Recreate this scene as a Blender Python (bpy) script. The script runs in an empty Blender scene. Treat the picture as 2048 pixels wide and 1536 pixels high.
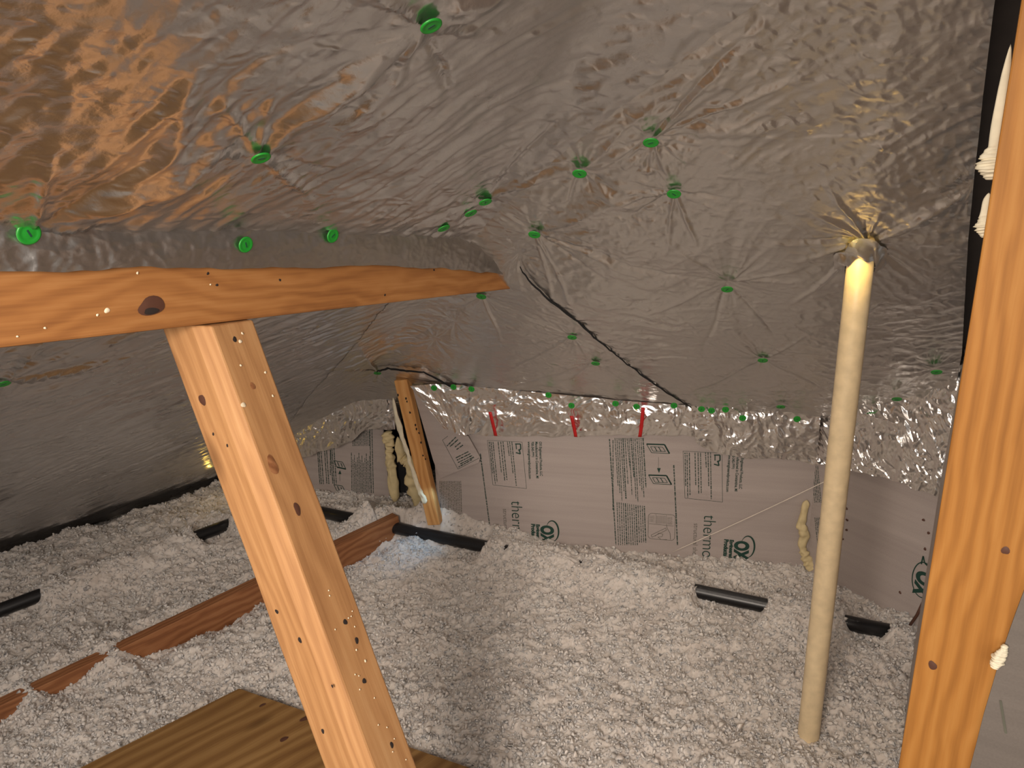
import bpy, math, random
import numpy as np
from mathutils import Vector, Matrix
from math import radians, sin, cos, pi

# ------------------------------------------------------------------ camera, world, lights, exposure
S = bpy.context.scene
COL = S.collection
W_PX, F_PX, CX, CY = 2048, 1500.0, 1024.0, 768.0
PITCH, ROLL = radians(18.4), radians(2.2)
CAM = np.array([0.0, 0.0, 1.37])
FWD = np.array([0.0, cos(PITCH), -sin(PITCH)])
_u0 = np.array([0.0, sin(PITCH), cos(PITCH)]); _r0 = np.array([1.0, 0, 0])
RGT = _r0*cos(ROLL) - _u0*sin(ROLL)
UP = _u0*cos(ROLL) + _r0*sin(ROLL)
cam_d = bpy.data.cameras.new('camera'); cam = bpy.data.objects.new('camera', cam_d); COL.objects.link(cam)
cam_d.sensor_width = 36.0; cam_d.lens = F_PX/W_PX*36.0; cam_d.clip_start = 0.02
m = Matrix.Identity(4)
for i in range(3):
    m[i][0] = RGT[i]; m[i][1] = UP[i]; m[i][2] = -FWD[i]; m[i][3] = CAM[i]
cam.matrix_world = m
S.camera = cam

world = bpy.data.worlds.new('attic_air'); S.world = world; world.use_nodes = True
bg = world.node_tree.nodes['Background']
bg.inputs[0].default_value = (1.0, 0.88, 0.79, 1); bg.inputs[1].default_value = 0.30

def area(name, loc, target, size, power, color, sy=None, spread=None):
    d = bpy.data.lights.new(name, 'AREA'); d.energy = power; d.color = color
    d.size = size
    if sy: d.shape = 'RECTANGLE'; d.size_y = sy
    if spread: d.spread = spread
    o = bpy.data.objects.new(name, d); COL.objects.link(o)
    o.location = loc
    o.rotation_euler = (Vector(target)-Vector(loc)).to_track_quat('-Z', 'Y').to_euler()
    return o
area('work_lamp', (-0.50, -0.45, 1.50), (0.05, 1.75, 0.15), 0.50, 22.5, (1.0, 0.865, 0.74), spread=2.1)
area('fill_light', (0.25, -1.0, 1.2), (0.0, 2.0, 0.4), 1.0, 13.0, (1.0, 0.92, 0.86))  # added soft fill from behind the camera, no hatch there
area('pipe_leak', (0.628, 1.372, 1.158), (0.70, 1.44, 1.03), 0.03, 0.22, (1.0, 0.70, 0.16))
def px_pt(px, py, dep):
    return tuple(CAM+(FWD+RGT*(px-CX)/F_PX-UP*(py-CY)/F_PX)*dep)
def point(name, loc, radius, power, color):
    d = bpy.data.lights.new(name, 'POINT'); d.energy = power; d.color = color; d.shadow_soft_size = radius
    o = bpy.data.objects.new(name, d); COL.objects.link(o); o.location = loc; return o
def spot(name, loc, target, angle, radius, power, color):
    d = bpy.data.lights.new(name, 'SPOT'); d.energy = power; d.color = color; d.shadow_soft_size = radius
    d.spot_size = radians(angle); d.spot_blend = .8
    o = bpy.data.objects.new(name, d); COL.objects.link(o); o.location = loc
    o.rotation_euler = (Vector(target)-Vector(loc)).to_track_quat('-Z', 'Y').to_euler(); return o
spot('daylight_gap', px_pt(888, 975, 2.56), px_pt(866, 1008, 2.60), 90, .008, 0.50, (0.45, 0.76, 1.0))
spot('daylight_leak', px_pt(838, 1002, 2.53), px_pt(828, 1040, 2.56), 80, .008, 0.40, (0.26, 0.58, 1.0))
point('eave_leak', px_pt(424, 952, 2.96), 0.006, 0.06, (1.0, 0.62, 0.10))

S.view_settings.view_transform = 'Standard'
S.view_settings.look = 'None'
S.view_settings.exposure = -0.33
S.view_settings.gamma = 1.0
S.view_settings.use_curve_mapping = False

# ------------------------------------------------------------------ helpers
random.seed(7); RNG = np.random.default_rng(11)

def ray(px, py): return FWD + RGT*(px-CX)/F_PX - UP*(py-CY)/F_PX
def at_z(px, py, z=0.0):
    d = ray(px, py); return CAM + d*(z-CAM[2])/d[2]
def at_d(px, py, dep): return CAM + ray(px, py)*dep
def at_plane(px, py, n, c):
    d = ray(px, py); return CAM + d*((c-CAM@n)/(d@n))

def link(o, parent=None):
    COL.objects.link(o)
    if parent is not None: o.parent = parent
    return o
def mesh_obj(name, verts, faces, mat, parent=None, smooth=False):
    me = bpy.data.meshes.new(name)
    me.from_pydata([tuple(map(float, v)) for v in verts], [], faces); me.update()
    if mat: me.materials.append(mat)
    if smooth: me.polygons.foreach_set('use_smooth', [True]*len(me.polygons))
    return link(bpy.data.objects.new(name, me), parent)
def grid_obj(name, P, mat, parent=None, smooth=True, thick=0.0):
    """P: array (nu, nv, 3)"""
    nu, nv = P.shape[:2]
    V = P.reshape(-1, 3).astype(np.float32)
    i, j = np.meshgrid(np.arange(nu-1), np.arange(nv-1), indexing='ij')
    a = (i*nv+j).ravel()
    Fq = np.stack([a, a+1, a+nv+1, a+nv], 1)
    return np_mesh(name, V, Fq, mat, parent, smooth)
def np_mesh(name, V, F, mat, parent=None, smooth=True):
    me = bpy.data.meshes.new(name)
    k = F.shape[1]
    me.vertices.add(len(V)); me.vertices.foreach_set('co', np.ascontiguousarray(V, dtype=np.float32).ravel())
    me.loops.add(F.size); me.loops.foreach_set('vertex_index', F.ravel().astype(np.int32))
    me.polygons.add(len(F)); me.polygons.foreach_set('loop_start', np.arange(0, F.size, k, dtype=np.int32))
    me.update(calc_edges=True); me.validate()
    if smooth: me.polygons.foreach_set('use_smooth', np.ones(len(me.polygons), dtype=bool))
    if mat: me.materials.append(mat)
    return link(bpy.data.objects.new(name, me), parent)
def tag(o, label, cat, group=None, kind=None):
    o['label'] = label; o['category'] = cat
    if group: o['group'] = group
    if kind: o['kind'] = kind
    return o
def struct(o, label=None, cat=None):
    o['kind'] = 'structure'
    if label: o['label'] = label; o['category'] = cat or 'structure'
    return o
def empty(name, loc=(0, 0, 0), R=None):
    o = bpy.data.objects.new(name, None); o.empty_display_size = 0.05
    COL.objects.link(o)
    M = Matrix.Identity(4)
    if R is not None:
        for i in range(3):
            for j in range(3): M[i][j] = R[i][j]
    for i in range(3): M[i][3] = float(loc[i])
    o.matrix_world = M
    return o
def unit(v):
    v = np.array(v, float); return v/np.linalg.norm(v)
def frame(x, z):
    x = unit(x); y = unit(np.cross(z, x)); z = np.cross(x, y)
    return np.stack([x, y, z], 1)

# ---- numpy gradient noise
_perm = np.random.default_rng(3).permutation(256); _perm = np.concatenate([_perm, _perm, _perm])
_ang = np.random.default_rng(4).random(256)*2*pi
def perlin(x, y, seed=0):
    x = np.asarray(x, float)+seed*17.13; y = np.asarray(y, float)-seed*9.71
    xi = np.floor(x).astype(int); yi = np.floor(y).astype(int)
    xf = x-xi; yf = y-yi
    u = xf*xf*xf*(xf*(xf*6-15)+10); v = yf*yf*yf*(yf*(yf*6-15)+10)
    def g(a, b, dx, dy):
        h = _perm[(_perm[a & 255]+b) & 255]; t = _ang[h]
        return np.cos(t)*dx+np.sin(t)*dy
    n00 = g(xi, yi, xf, yf); n10 = g(xi+1, yi, xf-1, yf)
    n01 = g(xi, yi+1, xf, yf-1); n11 = g(xi+1, yi+1, xf-1, yf-1)
    return 1.41*((n00*(1-u)+n10*u)*(1-v)+(n01*(1-u)+n11*u)*v)
def fbm(x, y, o=4, seed=0):
    s = 0; a = 1.0
    for k in range(o): s = s+a*perlin(x*2**k, y*2**k, seed+k*5); a *= .5
    return s
def ridged(x, y, o=3, seed=0):
    s = 0; a = 1.0
    for k in range(o): s = s+a*(1-2*np.abs(perlin(x*2**k, y*2**k, seed+k*5))); a *= .5
    return s

# ------------------------------------------------------------------ materials
def new_mat(name):
    mt = bpy.data.materials.new(name); mt.use_nodes = True
    nt = mt.node_tree; b = nt.nodes['Principled BSDF']
    return mt, nt, b
def node(nt, t, **kw):
    n = nt.nodes.new(t)
    for k, v in kw.items(): setattr(n, k, v)
    return n
def ramp(nt, stops):
    r = nt.nodes.new('ShaderNodeValToRGB'); e = r.color_ramp.elements
    while len(e) < len(stops): e.new(0.5)
    for i, (p, c) in enumerate(stops): e[i].position = p; e[i].color = (*c, 1)
    return r
def coords(nt, scale=(1, 1, 1), rot=(0, 0, 0), loc=(0, 0, 0)):
    tc = nt.nodes.new('ShaderNodeTexCoord'); mp = nt.nodes.new('ShaderNodeMapping')
    mp.inputs['Scale'].default_value = scale; mp.inputs['Rotation'].default_value = rot; mp.inputs['Location'].default_value = loc
    nt.links.new(tc.outputs['Object'], mp.inputs[0]); return mp.outputs[0]
def noise(nt, vec, scale, detail=4, rough=.5, dist=0):
    n = nt.nodes.new('ShaderNodeTexNoise'); n.inputs['Scale'].default_value = scale
    n.inputs['Detail'].default_value = detail; n.inputs['Roughness'].default_value = rough; n.inputs['Distortion'].default_value = dist
    nt.links.new(vec, n.inputs['Vector']); return n
def plain(name, col, rough=.6, metal=0, spec=.5):
    mt, nt, b = new_mat(name)
    vec = coords(nt); n = noise(nt, vec, 40, 3)
    r = ramp(nt, [(0.3, tuple(c*.88 for c in col)), (0.7, tuple(min(1, c*1.08) for c in col))])
    nt.links.new(n.outputs[0], r.inputs[0]); nt.links.new(r.outputs[0], b.inputs['Base Color'])
    b.inputs['Roughness'].default_value = rough; b.inputs['Metallic'].default_value = metal
    b.inputs['Specular IOR Level'].default_value = spec
    return mt

def wood(name, dark, mid, light, seed=0.0, ring=26.0, knots=True, wave=.30):
    """grain runs along local X"""
    mt, nt, b = new_mat(name); L = nt.links
    v1 = coords(nt, (0.9, 1, 1), loc=(seed, seed*.7, seed*.3))
    # warp the grain
    nw = noise(nt, coords(nt, (2.2, 7, 7), loc=(seed, 0, seed)), 1.0, 2)
    wa = node(nt, 'ShaderNodeVectorMath', operation='SCALE'); wa.inputs['Scale'].default_value = 0.055
    sub = node(nt, 'ShaderNodeVectorMath', operation='SUBTRACT'); sub.inputs[1].default_value = (.5, .5, .5)
    L.new(nw.outputs['Color'], sub.inputs[0]); L.new(sub.outputs[0], wa.inputs[0])
    add = node(nt, 'ShaderNodeVectorMath', operation='ADD'); L.new(v1, add.inputs[0]); L.new(wa.outputs[0], add.inputs[1])
    mp = node(nt, 'ShaderNodeMapping'); mp.inputs['Scale'].default_value = (0.35, 1, 1.0); L.new(add.outputs[0], mp.inputs[0])
    wv = node(nt, 'ShaderNodeTexWave', wave_type='RINGS', rings_direction='X'); wv.inputs['Scale'].default_value = ring
    wv.inputs['Distortion'].default_value = 4.5; wv.inputs['Detail'].default_value = 2; wv.inputs['Detail Scale'].default_value = 1.2
    L.new(mp.outputs[0], wv.inputs[0])
    fine = noise(nt, coords(nt, (6, 260, 260), loc=(seed, 0, 0)), 1.0, 3, .6)
    blot = noise(nt, coords(nt, (3, 9, 9), loc=(0, seed, 0)), 1.0, 3)
    mx = node(nt, 'ShaderNodeMath', operation='MULTIPLY_ADD'); L.new(wv.outputs[1], mx.inputs[0]); mx.inputs[1].default_value = wave
    m2 = node(nt, 'ShaderNodeMath', operation='MULTIPLY'); L.new(fine.outputs[0], m2.inputs[0]); m2.inputs[1].default_value = .42
    L.new(m2.outputs[0], mx.inputs[2])
    m3 = node(nt, 'ShaderNodeMath', operation='MULTIPLY_ADD'); L.new(blot.outputs[0], m3.inputs[0]); m3.inputs[1].default_value = .45; L.new(mx.outputs[0], m3.inputs[2])
    r = ramp(nt, [(0.25, dark), (0.58, mid), (0.9, light)]); L.new(m3.outputs[0], r.inputs[0])
    out = r.outputs[0]
    if knots:
        vo = node(nt, 'ShaderNodeTexVoronoi'); vo.inputs['Scale'].default_value = 1.0
        L.new(coords(nt, (3.4, 9, 9), loc=(seed*2.1, seed, .37)), vo.inputs[0])
        rk = ramp(nt, [(0.0, (1, 1, 1)), (0.06, (.9, .9, .9)), (0.17, (0, 0, 0))]); L.new(vo.outputs[0], rk.inputs[0])
        mixk = node(nt, 'ShaderNodeMixRGB'); mixk.inputs[2].default_value = (*[c*.55 for c in dark], 1)
        mk = node(nt, 'ShaderNodeMath', operation='MULTIPLY'); mk.inputs[1].default_value = .75
        L.new(rk.outputs[0], mk.inputs[0]); L.new(mk.outputs[0], mixk.inputs[0]); L.new(out, mixk.inputs[1]); out = mixk.outputs[0]
    L.new(out, b.inputs['Base Color'])
    b.inputs['Roughness'].default_value = .62; b.inputs['Specular IOR Level'].default_value = .3
    bp = node(nt, 'ShaderNodeBump'); bp.inputs['Strength'].default_value = .35; bp.inputs['Distance'].default_value = .0015
    L.new(m3.outputs[0], bp.inputs['Height']); L.new(bp.outputs[0], b.inputs['Normal'])
    return mt

def foil(name, rough=.3, col=(.68, .64, .61), ang=0.0, stretch=5.0, s1=22, bump=.5, crumple=0.3, fine=.4):
    """aluminised film: long pleats at angle ang in plan, small crinkles over them"""
    mt, nt, b = new_mat(name); L = nt.links
    def rid(scale, st, a, loc, detail=3):
        n = node(nt, 'ShaderNodeTexNoise'); n.noise_type = 'RIDGED_MULTIFRACTAL'
        n.inputs['Scale'].default_value = 1.0; n.inputs['Detail'].default_value = detail; n.inputs['Distortion'].default_value = .35
        tc = nt.nodes.new('ShaderNodeTexCoord'); r0 = nt.nodes.new('ShaderNodeMapping'); r0.inputs['Rotation'].default_value = (0, 0, -a)
        r1 = nt.nodes.new('ShaderNodeMapping'); r1.inputs['Scale'].default_value = (scale/st, scale, scale); r1.inputs['Location'].default_value = loc
        L.new(tc.outputs['Object'], r0.inputs[0]); L.new(r0.outputs[0], r1.inputs[0]); L.new(r1.outputs[0], n.inputs['Vector'])
        return n.outputs[0]
    a1 = rid(s1, stretch, ang, (0, 0, 0)); a2 = rid(s1*1.7, 1.6, ang+.9, (3, 5, 1)); a3 = noise(nt, coords(nt), s1*5, 2).outputs[0]
    m1 = node(nt, 'ShaderNodeMath', operation='MULTIPLY_ADD'); L.new(a2, m1.inputs[0]); m1.inputs[1].default_value = crumple; L.new(a1, m1.inputs[2])
    m2 = node(nt, 'ShaderNodeMath', operation='MULTIPLY_ADD'); L.new(a3, m2.inputs[0]); m2.inputs[1].default_value = fine; L.new(m1.outputs[0], m2.inputs[2])
    bp = node(nt, 'ShaderNodeBump'); bp.inputs['Strength'].default_value = bump; bp.inputs['Distance'].default_value = .0030
    L.new(m2.outputs[0], bp.inputs['Height']); L.new(bp.outputs[0], b.inputs['Normal'])
    n2 = noise(nt, coords(nt), 9, 4)
    mr = node(nt, 'ShaderNodeMapRange'); mr.inputs['To Min'].default_value = rough*.8; mr.inputs['To Max'].default_value = rough*1.25
    L.new(n2.outputs[0], mr.inputs[0]); L.new(mr.outputs[0], b.inputs['Roughness'])
    b.inputs['Base Color'].default_value = (*col, 1); b.inputs['Metallic'].default_value = 1.0
    return mt

M = {}
M['foil'] = foil('foil_right', .29, (.72, .705, .69), -.3, 4.0, 32, 1.0, .9, .12)
M['foil_left'] = foil('foil_left', .28, (.66, .655, .66), -.15, 5.0, 32, 1.0, .7, .12)
M['foil_bright'] = foil('foil_bright', .24, (.95, .93, .91), .8, 1.4, 30, .6, .5, .1)
M['foil_band'] = foil('foil_band', .34, (.60, .57, .54), .9, 2.5, 30, .6, .3, .2)
M['wood_web'] = wood('wood_web', (.29, .135, .052), (.45, .235, .098), (.57, .34, .16), 1.3, 17, True, .17)
M['wood_chord'] = wood('wood_chord', (.21, .080, .024), (.345, .148, .045), (.45, .22, .078), 4.1, 30, True, .2)
M['wood_stud'] = wood('wood_stud', (.25, .10, .019), (.37, .158, .033), (.45, .215, .054), 8.2, 22, False)
M['wood_joist'] = wood('wood_joist', (.16, .06, .024), (.28, .115, .047), (.38, .18, .08), 2.7, 30)
M['wood_plank'] = wood('wood_plank', (.42, .18, .055), (.60, .30, .10), (.68, .38, .15), 6.4, 16, False)
M['plywood'] = wood('plywood', (.15, .070, .022), (.235, .125, .042), (.34, .20, .075), 5.5, 9)
M['dark'] = plain('dark_wood_hole', (.02, .012, .01), .9)
M['knot'] = plain('knot', (.09, .035, .02), .6)
M['resin'] = plain('resin_fleck', (.85, .72, .52), .5)
M['ink'] = plain('green_ink', (.008, .045, .032), .7)
M['ink_grey'] = plain('faded_ink', (.10, .10, .075), .8)
M['black_pipe'] = plain('black_plastic', (.008, .008, .009), .35)
M['pvc'] = plain('ivory_pvc', (.70, .56, .35), .42)
M['string'] = plain('pale_string', (.75, .68, .58), .8)
M['red'] = plain('red_strap', (.50, .012, .012), .5)
M['foam'] = plain('spray_foam', (.66, .54, .30), .75)
M['foam_pale'] = plain('pale_spray_foam', (.72, .66, .50), .75)
M['void'] = plain('unlit_void', (.006, .006, .007), .95)  # flat black standing for the dark of gaps and holes
M['deck'] = plain('roof_deck_shaded', (.030, .022, .018), .95)  # deck colour blackened so gaps past the foil look unlit
M['drywall'] = plain('drywall', (.45, .42, .38), .9)

mt, nt, b = new_mat('green_cap')
b.inputs['Base Color'].default_value = (.012, .25, .022, 1); b.inputs['Roughness'].default_value = .4
M['green'] = mt

# sheathing: grey-brown laminated fibreboard with faint level streaks (local X along wall)
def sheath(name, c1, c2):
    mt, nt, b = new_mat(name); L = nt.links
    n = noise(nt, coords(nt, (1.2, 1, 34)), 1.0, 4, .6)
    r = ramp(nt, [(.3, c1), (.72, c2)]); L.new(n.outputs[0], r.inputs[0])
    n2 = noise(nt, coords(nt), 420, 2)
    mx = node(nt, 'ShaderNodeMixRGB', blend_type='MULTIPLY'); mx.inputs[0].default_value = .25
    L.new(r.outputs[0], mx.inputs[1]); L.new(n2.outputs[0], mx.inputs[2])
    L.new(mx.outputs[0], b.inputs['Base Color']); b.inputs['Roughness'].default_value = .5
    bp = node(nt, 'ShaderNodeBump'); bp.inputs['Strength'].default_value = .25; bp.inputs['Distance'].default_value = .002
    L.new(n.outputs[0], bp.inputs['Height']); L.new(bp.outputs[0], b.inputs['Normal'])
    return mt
M['sheath_shaded'] = sheath('sheathing_shaded', (.15, .13, .115), (.19, .165, .145))  # sheathing with shade put into its colour, for the panel over the stud
M['sheath'] = sheath('sheathing', (.42, .36, .335), (.50, .435, .405))

# blown fibre insulation
mt, nt, b = new_mat('blown_fibre'); L = nt.links
n = noise(nt, coords(nt), 75, 4, .6); n2 = noise(nt, coords(nt), 7, 3)
r = ramp(nt, [(.24, (.52, .475, .43)), (.5, (.70, .65, .60))]); L.new(n.outputs[0], r.inputs[0])
r2 = ramp(nt, [(.35, (.90, .88, .87)), (.65, (1, 1, 1))]); L.new(n2.outputs[0], r2.inputs[0])
mx = node(nt, 'ShaderNodeMixRGB', blend_type='MULTIPLY'); mx.inputs[0].default_value = 1
L.new(r.outputs[0], mx.inputs[1]); L.new(r2.outputs[0], mx.inputs[2]); L.new(mx.outputs[0], b.inputs['Base Color'])
b.inputs['Roughness'].default_value = .95; b.inputs['Specular IOR Level'].default_value = .05
b.inputs['Subsurface Weight'].default_value = .9; b.inputs['Subsurface Radius'].default_value = (1, .92, .82); b.inputs['Subsurface Scale'].default_value = .014
M['fluff'] = mt

# ------------------------------------------------------------------ roof geometry (plan -> height)
R1n = np.array([0.183, 0.608, 0.772]); R1c = 1.8634           # slope running down to the back wall
Ln = np.array([-0.342, 0.345, 0.874]); Lc = 1.6413            # slope running down to the left
def z_r1(x, y): return (R1c-R1n[0]*x-R1n[1]*y)/R1n[2]
def z_l(x, y):
    a = (Lc-Ln[0]*x-Ln[1]*y)/Ln[2]
    s = (x+1.925)*0.642-(y-2.484)*0.767                       # distance in from the left eave line
    return np.minimum(a, s*0.633)
def kink_plane(p, q, d_top, top):
    a = at_plane(*p, R1n, R1c); b_ = at_plane(*q, R1n, R1c); c = at_d(*top, d_top)
    n = np.cross(b_-a, c-a); n /= np.linalg.norm(n)
    if n[2] < 0: n = -n
    return n, n@a
T1 = kink_plane((880, 445), (1300, 262), 0.93, (1300, 0))
T2 = kink_plane((1300, 262), (1960, 235), 0.88, (1700, 0))
def smin(a, b_, k):
    h = np.clip(.5+.5*(b_-a)/k, 0, 1); return b_*(1-h)+a*h-k*h*(1-h)
def z_roof(x, y):
    x = np.asarray(x, float); y = np.asarray(y, float)
    t1 = (T1[1]-T1[0][0]*x-T1[0][1]*y)/T1[0][2]; t2 = (T2[1]-T2[0][0]*x-T2[0][1]*y)/T2[0][2]
    a = smin(z_r1(x, y), smin(t1, t2, .02), .008)
    return smin(a, z_l(x, y), .02)
def hit_roof(px, py, f=None):
    f = f or z_roof
    d = ray(px, py); t = .3; prev = t
    while t < 6:
        p = CAM+d*t
        if p[2] > float(f(p[0], p[1])):
            lo, hi = prev, t
            for _ in range(30):
                mid = (lo+hi)/2; p = CAM+d*mid
                if p[2] > float(f(p[0], p[1])): hi = mid
                else: lo = mid
            return CAM+d*lo
        prev = t; t += .01
    # ray never climbs through the roof: it passes under, return far point
    return CAM+d*6

def pt_from_below(px, py):
    """the foil seen from beneath: first point where the ray is above the sheet, also valid for down-looking rays"""
    return hit_roof(px, py)

# ---- pins that hold the foil
pins_px = [(850, 22), (510, 286), (882, 443), (935, 410), (965, 384), (1161, 328), (1303, 262), (1349, 375),
           (1070, 461), (1455, 565), (1526, 707), (1145, 668), (1192, 720), (755, 741), (1562, 796), (1743, 803),
           (1793, 772), (1872, 720), (3, 757), (964, 585), (1640, 262)]
pins = [(hit_roof(*p), p) for p in pins_px]
extra_anchor = [hit_roof(55, 438), hit_roof(1735, 478), hit_roof(1950, 360), hit_roof(-60, 200), hit_roof(1000, -80),
                hit_roof(1660, 60), hit_roof(1040, 505), hit_roof(870, 675), hit_roof(910, 640)]
ANCH = np.array([p[0] for p in pins]+extra_anchor)

# taut folds between pairs of pins (px pairs, height m, width m)
folds_px = [((55, 438), (510, 286), .016, .022), ((510, 286), (850, 22), .018, .022), ((850, 22), (1060, -50), .016, .02),
            ((882, 443), (965, 384), .006, .010), ((965, 384), (1161, 328), .008, .012), ((1161, 328), (1303, 262), .009, .014),
            ((1303, 262), (1700, 235), .007, .014), ((1070, 461), (1303, 262), -.005, .018), ((330, 345), (390, 60), .012, .016),
            ((1070, 461), (1455, 565), -.006, .02), ((1740, 480), (1950, 365), .010, .013), ((1455, 565), (1526, 707), -.004, .02)]
folds = [(hit_roof(*a)[:2], hit_roof(*b_)[:2], h, w) for a, b_, h, w in folds_px]

fan_px = [((1070, 461), [(1480, 590), (1330, 560), (1260, 500), (1270, 445), (1230, 400), (1160, 620), (1230, 560), (1110, 600)], .0050, .007),
          ((1455, 565), [(1180, 510), (1250, 620), (1300, 440), (1600, 700), (1640, 520), (1560, 470), (1400, 700)], .0042, .007),
          ((1303, 262), [(1560, -20), (1480, 90), (1640, 130), (1290, 370), (1345, 365), (1400, 330), (1200, 330)], .0048, .007),
          ((1349, 375), [(1230, 440), (1330, 500), (1400, 500), (1500, 400), (1180, 400)], .0045, .006),
          ((965, 384), [(1200, 140), (1120, 200), (1180, 290), (1060, 430), (1130, 330)], .0050, .007),
          ((1161, 328), [(1120, 450), (1300, 200), (1250, 300)], .0035, .006),
          ((850, 22), [(1100, -60), (990, 60), (780, 160), (900, 200), (700, -60)], .0075, .009),
          ((510, 286), [(330, 420), (420, 120), (560, 120), (700, 330), (640, 400), (300, 300)], .0060, .009),
          ((60, 440), [(350, 270), (250, 420), (120, 200)], .0080, .010),
          ((1526, 707), [(1250, 690), (1350, 780), (1640, 640), (1700, 780), (1450, 620)], .0040, .006),
          ((1735, 478), [(1500, 470), (1560, 520), (1600, 400), (1950, 360), (1900, 420), (1560, 620), (1850, 560), (1640, 330)], .0055, .008),
          ((755, 741), [(600, 790), (560, 720), (700, 650), (860, 690)], .005, .009), ((964, 585), [(800, 690), (860, 620), (1010, 690), (1090, 640)], .0045, .007),
          ((1145, 668), [(940, 690), (1000, 740), (1040, 620)], .0035, .006), ((1192, 720), [(1000, 770), (1100, 770), (1300, 790), (1350, 770)], .0035, .006),
          ((3, 757), [(160, 640), (120, 600), (250, 700), (-60, 850)], .012, .012)]
fans = [(hit_roof(*a)[:2], hit_roof(*b_)[:2], h*(1 if k_ % 3 else -.8), w) for a, ends, h, w in fan_px for k_, b_ in enumerate(ends)]
VN0 = np.array([.814, -.581]); VC0 = -1.0071
def wrinkle(x, y, amp=1.0, seed=0):
    """downward sag of the foil from the roof plane, metres (positive = hangs lower)"""
    z = np.zeros_like(x)
    dmin = np.full(x.shape, 9.0)
    for k, a in enumerate(ANCH):
        r = np.hypot(x-a[0], y-a[1]); dmin = np.minimum(dmin, r)
    z += .010*(1-np.exp(-(dmin/.12)**2))
    # star folds round each pin, longer and sparser on some sides
    for k, a in enumerate(ANCH):
        if k == 20 or k in (24, 25, 26): continue
        dx, dy = x-a[0], y-a[1]; r = np.hypot(dx, dy); th = np.arctan2(dy, dx)
        rr = np.random.default_rng(100+k); R = rr.uniform(.10, .20)
        w = np.exp(-(r/(R*(1+.6*np.cos(th-rr.uniform(0, 6)))))**1.3)*np.minimum(1, r/.03)
        n = rr.uniform(3.5, 5.5)
        thw = th+.25*perlin(dx*7, dy*7, k)
        f = ridged(np.cos(thw)*n*.55+k, np.sin(thw)*n*.55+r*3.5, 2, seed+k)
        z += .0030*amp*w*f
    left = 1/(1+np.exp(np.clip((z_r1(x, y)-z_l(x, y))/-.03, -30, 30)))     # 1 on the left slope
    wx = x+.025*perlin(x*5, y*5, 41); wy = y+.025*perlin(x*5, y*5, 43)
    def pleats(angle, along, across, seed_):
        ca, sa = cos(angle), sin(angle); u = wx*ca+wy*sa; v = -wx*sa+wy*ca
        return ridged(u*along, v*across, 2, seed_)
    sig = lambda t: 1/(1+np.exp(np.clip(-t, -30, 30)))
    far = sig(((x*VN0[0]+y*VN0[1])-VC0)/-.04)                              # 1 beyond the chord
    up = sig((1.36-.2*(x-.3)-y)/.06)                                       # 1 on the upper part of the back slope
    mask = np.clip(.75+.9*perlin(x*3.1, y*3.1, 9), .15, 1.4)
    z += .0048*amp*mask*left*(1-far)*pleats(-.36, 3.2, 17, 21+seed)
    z += .0017*amp*left*(1-far)*pleats(-.20, 7, 42, 24+seed)
    z += .0050*amp*mask*left*far*pleats(.22, 1.8, 17, 22+seed)
    z += .0024*amp*left*far*pleats(.10, 4.0, 44, 29+seed)
    z += .0042*amp*mask*(1-left)*up*pleats(-1.05, 2.8, 18, 25+seed)
    m3 = np.clip(.5+1.0*perlin(x*2.3, y*2.3, 71), .1, 1.2)
    z += .0034*amp*m3*(1-left)*(1-up)*pleats(-.05, 3.2, 17, 27+seed)
    m4 = np.clip(.2+1.2*perlin(x*2.9, y*2.9, 75), 0, 1.2)
    z += .0030*amp*m4*(1-left)*pleats(-.75, 4.0, 22, 28+seed)
    m2 = np.clip(.35+1.1*perlin(x*4.3, y*4.3, 19), 0, 1.1)
    z += .0024*amp*m2*ridged(wx*15, wy*19, 2, 33+seed)
    z += .0013*amp*(1-left)*np.clip(.6+perlin(x*3.7, y*3.7, 83), 0, 1.4)*ridged(wx*27, wy*33, 2, 37+seed)
    for (a, b_, h, wd) in fans:
        ab = b_-a; Ln_ = np.hypot(*ab); d = ab/Ln_
        s = (x-a[0])*d[0]+(y-a[1])*d[1]; q = -(x-a[0])*d[1]+(y-a[1])*d[0]
        q = q+.006*perlin(s*9, q*3, 5)
        t = np.clip(s/Ln_, 0, 1); ww = wd*(.5+1.1*t)
        env = np.clip(s/.02, 0, 1)*np.clip((1-s/Ln_)/.5, 0, 1)
        z += h*np.maximum(0, 1-np.abs(q)/ww)**1.3*env
    for (a, b_, h, wd) in folds:
        ab = b_-a; Ln_ = np.hypot(*ab); d = ab/Ln_
        s = (x-a[0])*d[0]+(y-a[1])*d[1]; q = -(x-a[0])*d[1]+(y-a[1])*d[0]
        q = q+.004*perlin(s*14, q*3, 5)
        t = np.clip(s/Ln_, 0, 1); over = np.where(s < 0, -s, np.where(s > Ln_, s-Ln_, 0))
        z += h*np.exp(-(q/wd)**2)*np.exp(-(over/.03)**2)*(.6+.4*np.cos(2*pi*(t-.5)))
    return z

def resample(poly, n):
    poly = np.array(poly, float); seg = np.hypot(*(poly[1:]-poly[:-1])[:, :2].T)
    s = np.concatenate([[0], np.cumsum(seg)]); t = np.linspace(0, s[-1], n)
    return np.stack([np.interp(t, s, poly[:, k]) for k in range(poly.shape[1])], 1)
def loft(A, B, nu, nv):
    A = resample(A, nu); B = resample(B, nu); t = np.linspace(0, 1, nv)[None, :, None]
    return A[:, None]*(1-t)+B[:, None]*t
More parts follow.
